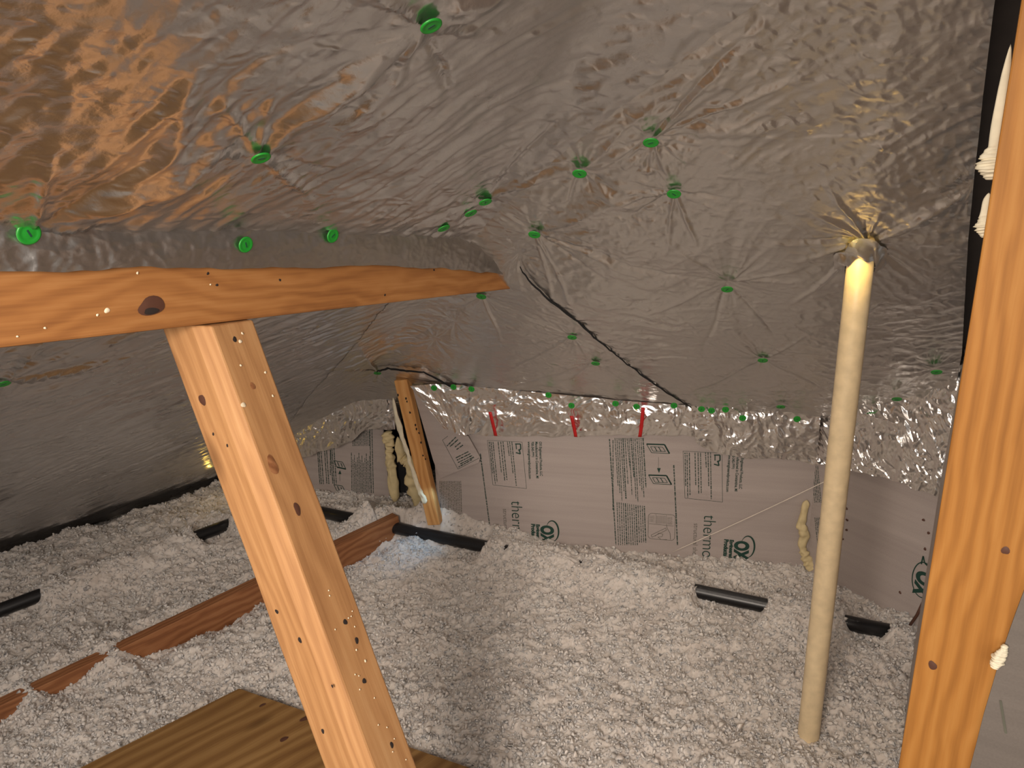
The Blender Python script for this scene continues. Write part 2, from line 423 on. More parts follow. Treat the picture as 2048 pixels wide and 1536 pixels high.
# ------------------------------------------------------------------ walls in plan
DW = unit([0.552, -0.133, 0]); NW = np.array([-DW[1], DW[0], 0])     # back wall, NW points away from the camera
W1P = np.array([0.367, 2.263, 0.0])
def w1_pt(px, py, off=0.0): return at_plane(px, py, NW, NW@W1P-off)
D0 = unit([0.518, -0.220, 0]); N0 = np.array([-D0[1], D0[0], 0]); W0P = np.array([-.299, 2.627, 0])
def w0_pt(px, py, off=0.0): return at_plane(px, py, N0, N0@W0P-off)
D2 = unit([0.193, -0.330, 0]); N2 = np.array([-D2[1], D2[0], 0]); W2P = np.array([.935, 2.128, 0])
def w2_pt(px, py, off=0.0): return at_plane(px, py, N2, N2@W2P-off)

def panel(name, D, N, P0, outline, mat, thick=.006, parent=None):
    """outline: list of (u, z) on the wall frame; local X = D, local Z = up, front at local y=0, body behind"""
    R = np.stack([D, N, [0, 0, 1.0]], 1); e = empty if False else None
    n = len(outline)
    V = [(u, 0, z) for u, z in outline]+[(u, thick, z) for u, z in outline]
    F = [list(range(n))[::-1] if False else list(range(n)), list(range(2*n-1, n-1, -1))]
    for i in range(n): F.append([i, i+n, (i+1) % n+n, (i+1) % n])
    o = mesh_obj(name, V, F, mat, parent)
    if parent is None:
        Mx = Matrix.Identity(4)
        for i in range(3):
            for j in range(3): Mx[i][j] = R[i][j]
            Mx[i][3] = float(P0[i])
        o.matrix_world = Mx
    return o
def uv1(px, py):
    p = w1_pt(px, py)-W1P; return float(p@DW), float(p[2])
def uv0(px, py):
    p = w0_pt(px, py)-W0P; return float(p@D0), float(p[2])
def uv2(px, py):
    p = w2_pt(px, py)-W2P; return float(p@D2), float(p[2])

# floor under the insulation, roof deck above the foil
fl = mesh_obj('floor', [(-4, -1.4, -.31), (3, -1.4, -.31), (3, 4.6, -.31), (-4, 4.6, -.31), (-4, -1.4, -.33), (3, -1.4, -.33), (3, 4.6, -.33), (-4, 4.6, -.33)],
              [(0, 1, 2, 3), (7, 6, 5, 4), (0, 4, 5, 1), (1, 5, 6, 2), (2, 6, 7, 3), (3, 7, 4, 0)], M['drywall']); struct(fl)
gx, gy = np.meshgrid(np.linspace(-3.2, 2.2, 55), np.linspace(-.5, 4.3, 49), indexing='ij')
gz = z_roof(gx, gy)+.10
top = np.stack([gx, gy, gz], -1); o = grid_obj('ceiling', top, M['deck']); struct(o)
md = o.modifiers.new('thickness', 'SOLIDIFY'); md.thickness = .012; md.offset = 1

u_l, _ = uv1(872, 960); u_r, _ = uv1(1626, 1000)
def roof_edge(P0, D, ul, ur, off, n=9):
    return [(u, float(z_roof(*(P0+D*u)[:2]))-off) for u in np.linspace(ul, ur, n)]
w1 = panel('wall_back', DW, NW, W1P, [(u_l, -.31), (u_r, -.31)]+roof_edge(W1P, DW, u_r, u_l, -.03), M['sheath']); struct(w1)
w0l = uv0(380, 930)[0]; w0r = uv0(770, 900)[0]
w0 = panel('wall_left', D0, N0, W0P, [(w0l, -.31), (w0r, -.31)]+roof_edge(W0P, D0, w0r, w0l, -.05), M['sheath']); struct(w0)
w2 = panel('wall_right', D2, N2, W2P, [(-.005, -.31), (.62, -.31)]+roof_edge(W2P, D2, .62, -.005, -.03), M['sheath']); struct(w2)
# black sheet painting the unlit void behind the gap between the two back walls
vp = mesh_obj('shade_backing_1', [(-1.3, 3.35, -.31), (.1, 2.85, -.31), (.1, 2.85, .9), (-1.3, 3.35, .9), (-1.29, 3.37, -.31), (.11, 2.87, -.31), (.11, 2.87, .9), (-1.29, 3.37, .9)],
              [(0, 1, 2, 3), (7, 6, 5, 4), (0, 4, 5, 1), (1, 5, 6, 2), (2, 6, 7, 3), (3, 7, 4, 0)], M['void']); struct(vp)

# ------------------------------------------------------------------ print on the sheathing
def text_mesh(name, body, size, parent, u, z, ang, y=-.0012, mat=None, bold=0.0, sx=1.0, shear=0.0):
    """text on a wall frame; ang rotates in the X-Z plane (degrees, counter-clockwise seen from the room)"""
    cu = bpy.data.curves.new(name, 'FONT'); cu.body = body; cu.size = size; cu.offset = bold; cu.shear = shear
    t = bpy.data.objects.new(name+'_tmp', cu); COL.objects.link(t)
    dg = bpy.context.evaluated_depsgraph_get(); me = bpy.data.meshes.new_from_object(t.evaluated_get(dg))
    bpy.data.objects.remove(t); me.name = name
    a = radians(ang); n = len(me.vertices); co = np.empty(n*3); me.vertices.foreach_get('co', co); co = co.reshape(-1, 3)
    X = co[:, 0]*sx; Y = co[:, 1]
    out = np.stack([u+X*cos(a)-Y*sin(a), np.full(n, y), z+X*sin(a)+Y*cos(a)], 1)
    me.vertices.foreach_set('co', out.ravel()); me.update(); me.materials.clear(); me.materials.append(mat or M['ink'])
    return link(bpy.data.objects.new(name, me), parent)
class Ink:
    """quads drawn on a wall frame, collected to one mesh"""
    def __init__(s, y=-.001): s.V = []; s.F = []; s.y = y
    def poly(s, pts):
        k = len(s.V); s.V += [(p[0], s.y, p[1]) for p in pts]; s.F.append(list(range(k, k+len(pts))))
    def line(s, a, b_, w):
        a = np.array(a, float); b_ = np.array(b_, float); d = b_-a; l = np.hypot(*d)
        if l < 1e-6: return
        n = np.array([-d[1], d[0]])/l*w/2; s.poly([a-n, b_-n, b_+n, a+n])
    def path(s, pts, w, close=False):
        pts = list(pts)+([pts[0]] if close else [])
        for a, b_ in zip(pts[:-1], pts[1:]): s.line(a, b_, w)
    def words(s, a, b_, w, rnd, heavy=False):
        """one line of fine print: broken into word length dashes"""
        a = np.array(a, float); b_ = np.array(b_, float); L_ = np.hypot(*(b_-a)); d = (b_-a)/L_; t = 0
        while t < L_:
            l = rnd.uniform(.004, .016)*(1.5 if heavy else 1); e = min(t+l, L_)
            # letters: alternate thick and thin bits so that it does not read as a bar
            q = t
            while q < e:
                r = min(q+rnd.uniform(.0012, .0028), e)
                s.line(a+d*q, a+d*r, w*rnd.uniform(.6, 1.2)); q = r+.0004
            t = e+.0022
    def done(s, name, parent, mat): return mesh_obj(name, s.V, s.F, mat, parent)

def rrect(u0, u1, z0, z1, r, n=5):
    pts = []
    for cx_, cz_, a0 in ((u1-r, z1-r, 0), (u0+r, z1-r, 90), (u0+r, z0+r, 180), (u1-r, z0+r, 270)):
        for k in range(n+1):
            a = radians(a0+90*k/n); pts.append((cx_+r*cos(a), cz_+r*sin(a)))
    return pts
def print_block(wall, uv, ox, seed, parts=('left', 'pict', 'mid', 'box', 'maker', 'thermo', 'logo'), zlo=-.05):
    """one repeat of the sheathing print. uv maps photograph-like layout coordinates to the wall; ox shifts along the wall"""
    rnd = random.Random(seed)
    def P(x, y): u, z = uv(x, y); return (u+ox, z)
    if 'left' in parts:
        k = Ink()
        k.words(P(1219, 878), P(1232, 1090), .0040, rnd, True); k.words(P(1226, 880), P(1226, 1020), .003, rnd)
        ends = [965, 985, 1000, 975, 992, 968, 930, 985, 955, 990, 998]
        for i in range(15):
            x = 1230+i*4.0; w = .0042 if i in (4, 8, 14) else .0028
            k.words(P(x, 876), P(x+6, ends[i % 11]+rnd.uniform(-6, 8)), w, rnd)
        for i in range(14):
            x = 1234+i*4.2; w = .0042 if i in (4, 9, 13) else .0028
            k.words(P(x, 1004+i*.6), P(x+3, 1090 if i < 10 else 1085), w, rnd)
        k.done('fine_print', wall, M['ink'])
    if 'pict' in parts:
        k = Ink()
        for (x0, y0) in ((1293, 888), (1297, 950)):
            q = [P(x0, y0), P(x0+36, y0+1), P(x0+46, y0+19), P(x0+10, y0+17)]
            k.path(q, .0020, True); k.path([q[0], q[1], q[2]], .0048)
            i0 = [P(x0+8, y0+5), P(x0+32, y0+6), P(x0+38, y0+15), P(x0+13, y0+14)]; k.path(i0, .0018, True)
            for f in (.33, .66):
                a = np.array(i0[0])*(1-f)+np.array(i0[1])*f; b_ = np.array(i0[3])*(1-f)+np.array(i0[2])*f; k.line(a, b_, .0026)
        k.line(P(1317, 914), P(1317, 940), .0008); k.poly([P(1314, 936), P(1321.5, 936), P(1318, 946)])
        ink = k.done('panel_pictogram', wall, M['ink'])
        k = Ink()
        a = P(1297, 1026); c = P(1349, 1081)
        k.path(rrect(a[0], c[0], c[1], a[1], .012), .0014, True)
        k.line(P(1298, 1047), P(1347, 1052), .0012)
        k.path([P(1312, 1028), P(1312, 1047)], .001); k.path([P(1333, 1030), P(1333, 1050)], .001)
        for i in range(7): k.line(P(1314+i*2.7, 1031), P(1314+i*2.7, 1047), .0010)
        for i in range(4): k.words(P(1300+i*2.6, 1031), P(1300+i*2.6, 1044), .0014, rnd); k.words(P(1336+i*2.6, 1034), P(1336+i*2.6, 1049), .0014, rnd)
        k.path([P(1302, 1070), P(1331, 1056), P(1333, 1060), P(1304, 1074)], .0014, True)      # hand tool
        k.path([P(1333, 1050), P(1334, 1056), P(1340, 1066), P(1341, 1079)], .0014)
        k.path([P(1310, 1072), P(1318, 1066), P(1326, 1068), P(1324, 1073), P(1316, 1074), P(1322, 1079), P(1334, 1079)], .0014)
        k.done('tool_pictogram', wall, M['ink_grey'])
    if 'mid' in parts:
        k = Ink(); k.words(P(1347.5, 930), P(1355, 1090), .0042, rnd, True); k.done('instruction_line', wall, M['ink'])
    if 'box' in parts:
        k = Ink()
        k.path([P(1366, 902), P(1444, 906), P(1445, 1004), P(1370, 996)], .0011, True)
        for x, e in ((1370, 972), (1374, 995), (1378.5, 990), (1390, 970), (1396, 988), (1401, 986), (1411, 935), (1416, 972), (1421, 998)):
            k.words(P(x, 905), P(x+1.5, e), .0032, rnd)
        k.path([P(1428, 910), P(1440, 910), P(1440, 921), P(1434, 923)], .0042); k.path([P(1428, 928), P(1438, 931), P(1436, 922)], .0042)
        k.line(P(1430, 911), P(1430, 921), .003)
        k.done('approval_box', wall, M['ink'])
    if 'maker' in parts:
        for x, y, s_ in ((1483, 905, 'OX Engineered Products, LLC'), (1474, 905, 'Manufactured in Constantine, MI'), (1465, 905, '800-345-8881'), (1457, 905, 'www.oxengineeredproducts.com')):
            u, z = P(x, y); text_mesh('maker_text', s_, .0125, wall, u, z, -90, bold=.0003, sx=.82)
    if 'thermo' in parts:
        u, z = P(1408, 1029); text_mesh('thermo_lettering', 'thermo-ply', .058, wall, u, z, -90, bold=-.0006, sx=.92)
        u, z = P(1388, 1046); text_mesh('sheathing_lettering', 'structural sheathing', .0225, wall, u, z, -90, bold=-.0002, sx=.95, mat=M['ink_grey'])
    if 'logo' in parts:
        u, z = P(1471, 1081); text_mesh('logo_letters', 'OX', .060, wall, u, z, -90, bold=.0035, sx=.72)
        u, z = P(1460, 1079); text_mesh('logo_lettering', 'Engineered', .017, wall, u, z, -90, bold=.0011, sx=.9)
        u, z = P(1449, 1078); text_mesh('logo_lettering', 'Products', .0185, wall, u, z, -90, bold=.0012, sx=.95)
        k = Ink(-.0014); c = P(1497, 1100)
        pts = []; 
        for i in range(26):
            a = radians(150-i*9.6); pts.append((c[0]-.004+.022*cos(a), c[1]+.012+.040*sin(a)))
        for i, (a, b_) in enumerate(zip(pts[:-1], pts[1:])): k.line(a, b_, .0014+.0045*sin(pi*min(1, i/24)))
        k.done('logo_swoosh', wall, M['ink'])
uo = uv1(1065, 1035)[0]-uv1(1485, 1098)[0]
print_block(w1, uv1, 0, 1)
print_block(w1, uv1, uv1(1050, 950)[0]-uv1(1445, 960)[0], 2, ('mid', 'box', 'maker', 'thermo', 'logo'))
k = Ink(); k.path([uv1(942, 908), uv1(952, 909), uv1(961, 922), uv1(950, 920)], .003, True); k.line(uv1(939, 874), uv1(940, 892), .0008); k.poly([uv1(938, 893), uv1(943, 893), uv1(941, 900)]); k.done('panel_pictogram', w1, M['ink'])
k = Ink(); rnd = random.Random(5)
for i in range(14):
    x = 880+i*3.2; a = uv1(x, 962); b_ = uv1(x+2, 1040); k.words(a, b_, .0028, rnd)
k.done('fine_print', w1, M['ink_grey'])
# left wall: the same print, upside down
k = Ink(); rnd = random.Random(9)
for x in (638, 641, 645, 652, 656, 664, 667, 671): k.words(uv0(x-4, 880), uv0(x+2, 968), .0045, rnd, True)
k.words(uv0(661, 900), uv0(661, 950), .0048, rnd, True)
for i in range(13):
    x = 703+i*3.0; k.words(uv0(x, 905+(i*37 % 23)), uv0(x+1, 985), .0034, rnd)
    if i > 0: k.words(uv0(x, 862), uv0(x, 892), .0032, rnd)
for x in (742, 746): k.words(uv0(x-2, 858), uv0(x+1, 986), .0040, rnd, True)
for y0 in (921, 969):
    q = [uv0(668, y0), uv0(685, y0+3), uv0(692, y0+17), uv0(674, y0+13)]; k.path(q, .003, True); k.path([q[3], q[2]], .006)
    k.line(uv0(675, y0+3), uv0(679, y0+12), .004); k.line(uv0(682, y0+5), uv0(685, y0+13), .004)
k.poly([uv0(677, 948), uv0(683, 948), uv0(680, 940)]); k.line(uv0(680, 948), uv0(680, 962), .0012)
k.done('fine_print', w0, M['ink'])
# right wall: strips of fine print, a partly hidden logo, nail heads
k = Ink(); rnd = random.Random(12)
for i in range(5):
    pts = [(1607+i*3.6, 930), (1616+i*3.2, 1000), (1624+i*2.6, 1008)]
    k.words(uv2(1622+i*3.4, 932), uv2(1630+i*3.1, 1005), .0026, rnd)
    k.words(uv2(1630+i*3.0, 1035), uv2(1638+i*4, 1110), .0026, rnd)
k.done('fine_print', w2, M['ink'])
u, z = uv2(1846, 1142); text_mesh('logo_letters', 'OX', .062, w2, u-.012, z, -93, bold=.0035, sx=.80)
k = Ink(-.0014)
for i in range(22):
    a = radians(60+i*11); b2 = radians(71+i*11); u0, z0 = uv2(1846, 1160)
    k.line((u0+.03*cos(a), z0+.055*sin(a)), (u0+.03*cos(b2), z0+.055*sin(b2)), .003)
k.path([uv2(1843, 1128), uv2(1847, 1112), uv2(1850, 1126), uv2(1858, 1134)], .004)
k.done('logo_swoosh', w2, M['ink'])

# ------------------------------------------------------------------ foil sheets
def H(px, py): return hit_roof(px, py)[:2]
def wall_top(px, py, off=0.02): return w1_pt(px, py, off)
# seam between the middle and right sheets
seam = [(1040, 500), (1050, 540), (1140, 620), (1240, 703), (1320, 760), (1384, 802)]
seam_p = [H(*p) for p in seam]
# back edge (top of the back wall)
def back(px, py): return w1_pt(px, py, .012)[:2]
# right sheet: between [ridge side far top -> ...] lofted from left boundary to right boundary
left_b = [H(1303, -260), H(1180, 150), H(965, 384), H(1040, 500)]+seam_p[1:]+[back(1390, 812)]
rb_px = [(2030, -260), (1990, 0), (1968, 180), (1950, 340), (1938, 470), (1925, 700), (1905, 800)]
right_b = [H(*p) for p in rb_px]+[w2_pt(1885, 930, .015)[:2]]
# split in two lofts for good shape: upper sheet and lower sheet share the seam line at the pin row
def coons(Lc_, Rc_, Tc_, Bc_, nu, nv):
    """Lc_, Rc_ run top->bottom, Tc_, Bc_ run left->right, corners shared"""
    Lb, Rb = resample(Lc_, nu), resample(Rc_, nu); Tb, Bb = resample(Tc_, nv), resample(Bc_, nv)
    u = np.linspace(0, 1, nu)[:, None, None]; v = np.linspace(0, 1, nv)[None, :, None]
    ruled1 = Lb[:, None]*(1-v)+Rb[:, None]*v; ruled2 = Tb[None]*(1-u)+Bb[None]*u
    bil = Lb[0]*(1-u)*(1-v)+Rb[0]*(1-u)*v+Lb[-1]*u*(1-v)+Rb[-1]*u*v
    return ruled1+ruled2-bil
def sheet_obj(P, off, mat):
    x, y = P[..., 0], P[..., 1]
    return grid_obj('sheet', np.stack([x, y, z_roof(x, y)-wrinkle(x, y)-off], -1), M[mat])
cornerp = np.array([.925, 2.118]); bl = back(1392, 815)
lft = [H(1140, -280), H(1075, 120), H(965, 300), H(965, 384), H(1035, 500)]+[p for p in seam_p[1:]]+[bl]
P = coons(lft, right_b, [lft[0], right_b[0]], [bl, cornerp, w2_pt(1750, 945, .012)[:2], right_b[-1]], 560, 400)
e = empty('foil_sheet')
U = np.linspace(0, 1, 560)[:, None]*np.ones((1, 400))
up = sheet_obj(P, np.clip((P[..., 1]-1.65)/.08*.012, -.004, .011), 'foil'); up.parent = e
tag(e, 'crumpled silver foil sheet overhead, with the ivory pipe passing through it', 'foil sheet')
e2 = empty('foil_sheet')
hip_line = [np.array([0.42, .70]), np.array([.155, 1.112]), np.array([-.04, 1.425]), np.array([-.16, 1.62]), np.array([-.43, 2.05]), np.array([-.63, 2.363]), np.array([-.824, 2.676]), np.array([-1.22, 3.30])]
eave = [np.array([-1.3, -.25]), np.array([-1.6, .5]), np.array([-2.3, 1.3]), np.array([-2.75, 1.95]), np.array([-2.36, 2.28]), np.array([-2.03, 2.60]), np.array([-1.58, 2.96]), np.array([-1.30, 3.30])]
ls = sheet_obj(loft([h+np.array([.05, .03]) for h in hip_line], eave, 640, 460), 0.0, 'foil_left'); ls.parent = e2
tag(e2, 'silver foil sheet on the slope above and beyond the orange timber chord', 'foil sheet')
e3 = empty('foil_sheet')
Pm = loft([np.array([-.06, 1.40]), np.array([-.20, 1.62]), np.array([-.43, 1.98]), np.array([-.66, 2.30]), np.array([-.86, 2.62]), np.array([-1.25, 3.23])],
                [H(1000, 400)+np.array([.08, .0]), H(1010, 450)+np.array([.06, 0])]+[p+np.array([.030*max(0, 1-k_*.9)-.003*(k_ > 0), 0]) for k_, p in enumerate(seam_p)]+[back(1410, 816)], 400, 380)
ms = sheet_obj(Pm, np.clip((Pm[..., 1]-1.72)/.05*.009+.001, -.009, .001), 'foil'); ms.parent = e3
tag(e3, 'smoother silver foil sheet between the timber chord tip and the slanting dark seam', 'foil sheet')

# hanging foil skirt along the wall tops
def skirt(name, top_px, bot_px, wfn, n_u, n_v, off=.03, amp=.010, seed=0, label='', mat='foil_bright', bulge=.006):
    T = resample([wfn(*p, off) for p in top_px], n_u); B = resample([wfn(*p, off*.6) for p in bot_px], n_u)
    t = np.linspace(0, 1, n_v)[None, :, None]; P = T[:, None]*(1-t)+B[:, None]*t
    s = np.concatenate([[0], np.cumsum(np.linalg.norm(T[1:]-T[:-1], axis=1))])[:, None]*np.ones((1, n_v)); v = P[..., 2]
    wx = s+.02*perlin(s*9, v*9, 3+seed); wz = v+.02*perlin(s*9, v*9, 7+seed)
    h = amp*(1.0*ridged(wx*9, wz*8, 3, seed)+.35*ridged(wx*24, wz*20, 2, seed+4))+bulge*np.sin(pi*np.clip(t[..., 0]*.8, 0, 1))
    n = (wfn(*top_px[0], 0)-wfn(*top_px[0], 1.0)); n = unit(n)
    P = P-n[None, None]*h[..., None]
    P[..., 2] += (.006*perlin(s*22, np.full_like(s, seed*3.3), 2))*t[..., 0]
    o = grid_obj(name, P, M[mat])
    return tag(o, label, 'foil strip')
skirt('foil_skirt', [(935, 772), (1100, 787), (1230, 800), (1392, 812)], [(930, 866), (985, 872), (1100, 873), (1240, 870), (1392, 872)], w1_pt, 340, 110, .035, .0062, 1,
      'bright crinkled foil strip over the back wall, crossed by the red straps')
skirt('foil_skirt', [(1380, 803), (1480, 812), (1590, 822), (1640, 828)], [(1392, 884), (1425, 905), (1500, 917), (1560, 916), (1630, 928)], w1_pt, 240, 110, .048, .0075, 5,
      'lower hanging bright foil strip, just before the ivory pipe')
skirt('foil_skirt', [(820, 772), (868, 768), (925, 770), (940, 775)], [(888, 858), (900, 860), (925, 872), (938, 870)], w1_pt, 110, 90, .05, .0060, 8,
      'short crinkled foil strip between the slanted plank and the first red strap')
skirt('foil_skirt', [(560, 790), (640, 812), (720, 778), (788, 760)], [(560, 925), (615, 912), (700, 885), (730, 858), (790, 860)], w0_pt, 240, 120, .09, .0085, 11,
      'drooping dark silver foil strip over the printed panel behind the strut')
skirt('foil_skirt', [(1600, 830), (1690, 800), (1790, 770), (1880, 715), (1960, 690)], [(1628, 925), (1700, 940), (1770, 955), (1850, 985), (1960, 1010)], w2_pt, 280, 200, .025, .011, 15,
      'big crumpled foil drape between the ivory pipe and the stud')

# foil wrapped over the top chord
VH = unit([0.581, 0.814, 0]); VN = np.array([VH[1], -VH[0], 0])       # VN faces the camera side
VC = VN@at_d(0, 440, .88)
def v_pt(px, py, off=0.0): return at_plane(px, py, VN, VC+off)
tp = resample([v_pt(-120, 438, .004), v_pt(200, 440, .004), v_pt(500, 440, .004), v_pt(880, 445, .004), v_pt(1060, 450, .004)], 420)
bt = resample([v_pt(-120, 542, .010), v_pt(0, 543, .010), v_pt(180, 541, .010), v_pt(300, 534, .010), v_pt(400, 538, .010), v_pt(600, 535, .010), v_pt(740, 530, .010),
               v_pt(900, 538, .010), v_pt(1000, 548, .010), v_pt(1060, 552, .010)], 420)
t = np.linspace(0, 1, 90)[None, :, None]; P = tp[:, None]*(1-t)+bt[:, None]*t
ss = (P[..., 0]*VH[0]+P[..., 1]*VH[1]); vv = P[..., 2]
h = .0016*ridged(ss*9, vv*16, 3, 60)+.0012*ridged(ss*34, vv*30, 2, 61)+.005*np.sin(pi*t[..., 0])
P = P+VN[None, None]*h[..., None]; P[:, :, 2] += .003*perlin(ss*26, ss*0, 5)*t[..., 0]
fb = grid_obj('foil_wrap', P, M['foil_band'])
tag(fb, 'dull foil band wrapped over the upper side of the orange timber chord', 'foil strip')

# ------------------------------------------------------------------ timber
def beam(name, P0, P1, prof, side, mat, parent, bevel=.0025, n=24, wob=.0008, seed=0):
    """prof: cross-section polygon in (side, third) axes; runs P0->P1; local X along the beam"""
    x = unit(np.array(P1)-np.array(P0)); yv = unit(np.array(side)-x*(np.array(side)@x)); zv = np.cross(x, yv)
    Lg = np.linalg.norm(np.array(P1)-np.array(P0)); k = len(prof); V = []; F = []
    for i in range(n+1):
        t = Lg*i/n
        for j, (a, b_) in enumerate(prof):
            w = wob*float(perlin(np.array(t*7.+j*3.1), np.array(seed+j*.37), 77))*2
            V.append((t, a*(1+w*8), b_*(1+w*8)))
    for i in range(n):
        for j in range(k):
            q = (j+1) % k; F.append((i*k+j, i*k+q, (i+1)*k+q, (i+1)*k+j))
    F.append(tuple(range(k))[::-1]); F.append(tuple(n*k+j for j in range(k)))
    o = mesh_obj(name, V, F, mat, parent)
    Mx = Matrix.Identity(4); R = np.stack([x, yv, zv], 1)
    for i in range(3):
        for j in range(3): Mx[i][j] = R[i][j]
        Mx[i][3] = float(P0[i])
    if parent is None: o.matrix_world = Mx
    else: o.matrix_local = Mx
    if bevel:
        md = o.modifiers.new('edges', 'BEVEL'); md.width = bevel; md.segments = 2; md.limit_method = 'ANGLE'; md.angle_limit = radians(50)
    me = o.data; me.update()
    bmfix(me)
    return o, R
def bmfix(me):
    import bmesh
    bm = bmesh.new(); bm.from_mesh(me); bmesh.ops.recalc_face_normals(bm, faces=bm.faces); bm.to_mesh(me); bm.free()

def blob(name, center, nrm, tang, ru, rv, h, mat, parent, seed=0, n=14):
    """small low dome/disc lying on a surface"""
    nrm = unit(nrm); tang = unit(np.array(tang)-nrm*(np.array(tang)@nrm)); bt_ = np.cross(nrm, tang); rr = np.random.default_rng(seed)
    V = [np.array(center)+nrm*h]; F = []
    ph = rr.random(4)*6
    for ring, (f, hh) in enumerate(((.55, .8), (1.0, 0.0))):
        for i in range(n):
            a = 2*pi*i/n; k = 1+.13*sin(2*a+ph[0])+.08*sin(3*a+ph[1])
            V.append(np.array(center)+tang*ru*f*k*cos(a)+bt_*rv*f*k*sin(a)+nrm*(h*hh))
    for i in range(n):
        j = (i+1) % n; F.append((0, 1+i, 1+j)); F.append((1+i, 1+n+i, 1+n+j, 1+j))
    return mesh_obj(name, V, F, mat, parent, True)

# --- top chord: 2x6 laid along the left slope
chord = empty('timber_chord')
def chord_pt(px, py): return v_pt(px, py)
lowA = v_pt(0, 697); lowB = v_pt(1040, 576)
cx_ = unit(lowB-lowA)
zaxis = unit(np.cross(VN, cx_)); zaxis = zaxis if zaxis[2] > 0 else -zaxis
P0 = lowA-cx_*.35; P1 = lowB+cx_*.05
prof = [(0, 0), (0, .136), (-.038, .136), (-.038, 0)]
o, R = beam('timber', P0, P1, [(a, b_) for a, b_ in prof], VN, M['wood_chord'], chord, .004, 40, .0015, 3)
# third axis may point down: flip
if R[2, 2] < 0:
    bpy.data.objects.remove(o)
    o, R = beam('timber', P0, P1, [(a, -b_) for a, b_ in prof], VN, M['wood_chord'], chord, .004, 40, .0015, 3)
# the butt end of the chord is hidden under the sheets; big knot, nail holes, resin flecks
kn = empty('knot'); kn.parent = chord
kp = v_pt(303, 612, .0)
rim = blob('knot_rim', kp+VN*.0008, VN, cx_, .0205, .0125, .0012, M['knot'], kn, 4, 22)
hole = blob('knot_hole', v_pt(303, 622, .0021), VN, cx_, .012, .0042, .0006, M['dark'], kn, 9, 18)
for (px, py) in ((416, 547), (434, 570), (560, 560), (868, 540), (770, 590)):
    blob('nail_hole', v_pt(px, py, .0004), VN, cx_, .0022, .0022, .0006, M['dark'], chord, px)
for (px, py, r_) in ((214, 621, .0036), (195, 630, .0018), (90, 656, .0016), (35, 673, .0014), (275, 546, .0018), (421, 569, .0014)):
    blob('resin_fleck', v_pt(px, py, .0006), VN, cx_, r_, r_, .0010, M['resin'], chord, px)
tag(chord, 'orange timber truss chord with a dark oval knot, foil over its upper half', 'timber')

# --- slanting web: thick strut with a waney corner
web = empty('timber_strut')
DEP = 1.125
q0 = at_d(418, 652, DEP+.012); q1 = at_d(744, 1536, DEP+.012)
ax = unit(q1-q0)
view = unit(((q0+q1)/2)-CAM)
s_r = unit(np.cross(ax, view)); s_r = s_r if s_r@RGT > 0 else -s_r      # to the image right
s_f = unit(np.cross(s_r, ax)); s_f = s_f if s_f@view < 0 else -s_f      # towards camera
# cross-section in (right, front)
kx = DEP/1500*.94
secP = [(-91*kx, -.034), (-33*kx, .010), (4*kx, .022), (91*kx, -.030), (40*kx, -.085), (-45*kx, -.088)]
sg = 1 if np.cross(ax, s_r)@s_f > 0 else -1
Pw0 = q0-ax*.012; Pw1 = q1+ax*1.0
tz = (-.31-Pw0[2])/ax[2]; Pw1 = Pw0+ax*tz
o, R = beam('timber', Pw0, Pw1, [(a, sg*b_) for a, b_ in secP], s_r, M['wood_web'], web, .003, 60, .0012, 6)
# cut the head of the strut to the underside of the chord
for j_, (a_, b_) in enumerate(secP):
    w_ = Pw0+R[:, 1]*a_+R[:, 2]*(sg*b_); o.data.vertices[j_].co.x = float(((lowA-w_)@zaxis-.0015)/(ax@zaxis))
def web_face(px, py, side):
    """point on one of the two visible faces"""
    a, c = (secP[0], secP[1]) if side == 'l' else (secP[2], secP[3])
    d = s_r*(c[0]-a[0])+s_f*(c[1]-a[1]); n = unit(np.cross(d, ax)); n = n if n@view < 0 else -n
    base = q0+s_r*a[0]+s_f*a[1]; return at_plane(px, py, n, n@base), n
for (px, py, side, r_) in ((469, 679, 'r', .0036), (554, 1223, 'l', .003), (600, 1280, 'l', .0034), (690, 1244, 'r', .0038), (713, 1281, 'r', .0038),
                           (728, 1362, 'r', .0036), (783, 1490, 'r', .0036), (665, 1372, 'l', .002), (427, 868, 'l', .002), (455, 891, 'l', .002), (646, 1462, 'l', .003)):
    p, n_ = web_face(px, py, side); blob('nail_hole', p+n_*.0006, n_, ax, r_*1.25, r_, .0006, M['dark'], web, px)
for (px, py, side, r_) in ((594, 1018, 'r', .006), (505, 772, 'r', .004), (545, 930, 'r', .009), (405, 800, 'l', .006)):
    p, n_ = web_face(px, py, side); blob('knot', p+n_*.0006, n_, ax, r_*1.6, r_, .0006, M['knot'] if r_ == .006 else M['wood_joist'], web, px)
rr = random.Random(21)
for (px, py, side, r_) in ((480, 683, 'r', .0032), (484, 667, 'r', .0022), (486, 810, 'r', .0042), (481, 731, 'r', .002), (530, 745, 'r', .0022), (545, 792, 'r', .002), (730, 1322, 'r', .0022), (712, 1300, 'r', .0016)):
    p, n_ = web_face(px, py, side); blob('resin_fleck', p+n_*.0008, n_, ax, r_, r_, .001, M['resin'], web, px)
for i in range(16):
    t_ = rr.uniform(1180, 1520); px = 613+(t_-1160)*.397+rr.uniform(15, 70)
    p, n_ = web_face(px, t_, 'r'); blob('resin_fleck', p+n_*.0008, n_, ax, .0013, .0013, .001, M['resin'], web, i, 8)
tag(web, 'thick pale timber strut slanting down from the orange chord', 'timber')

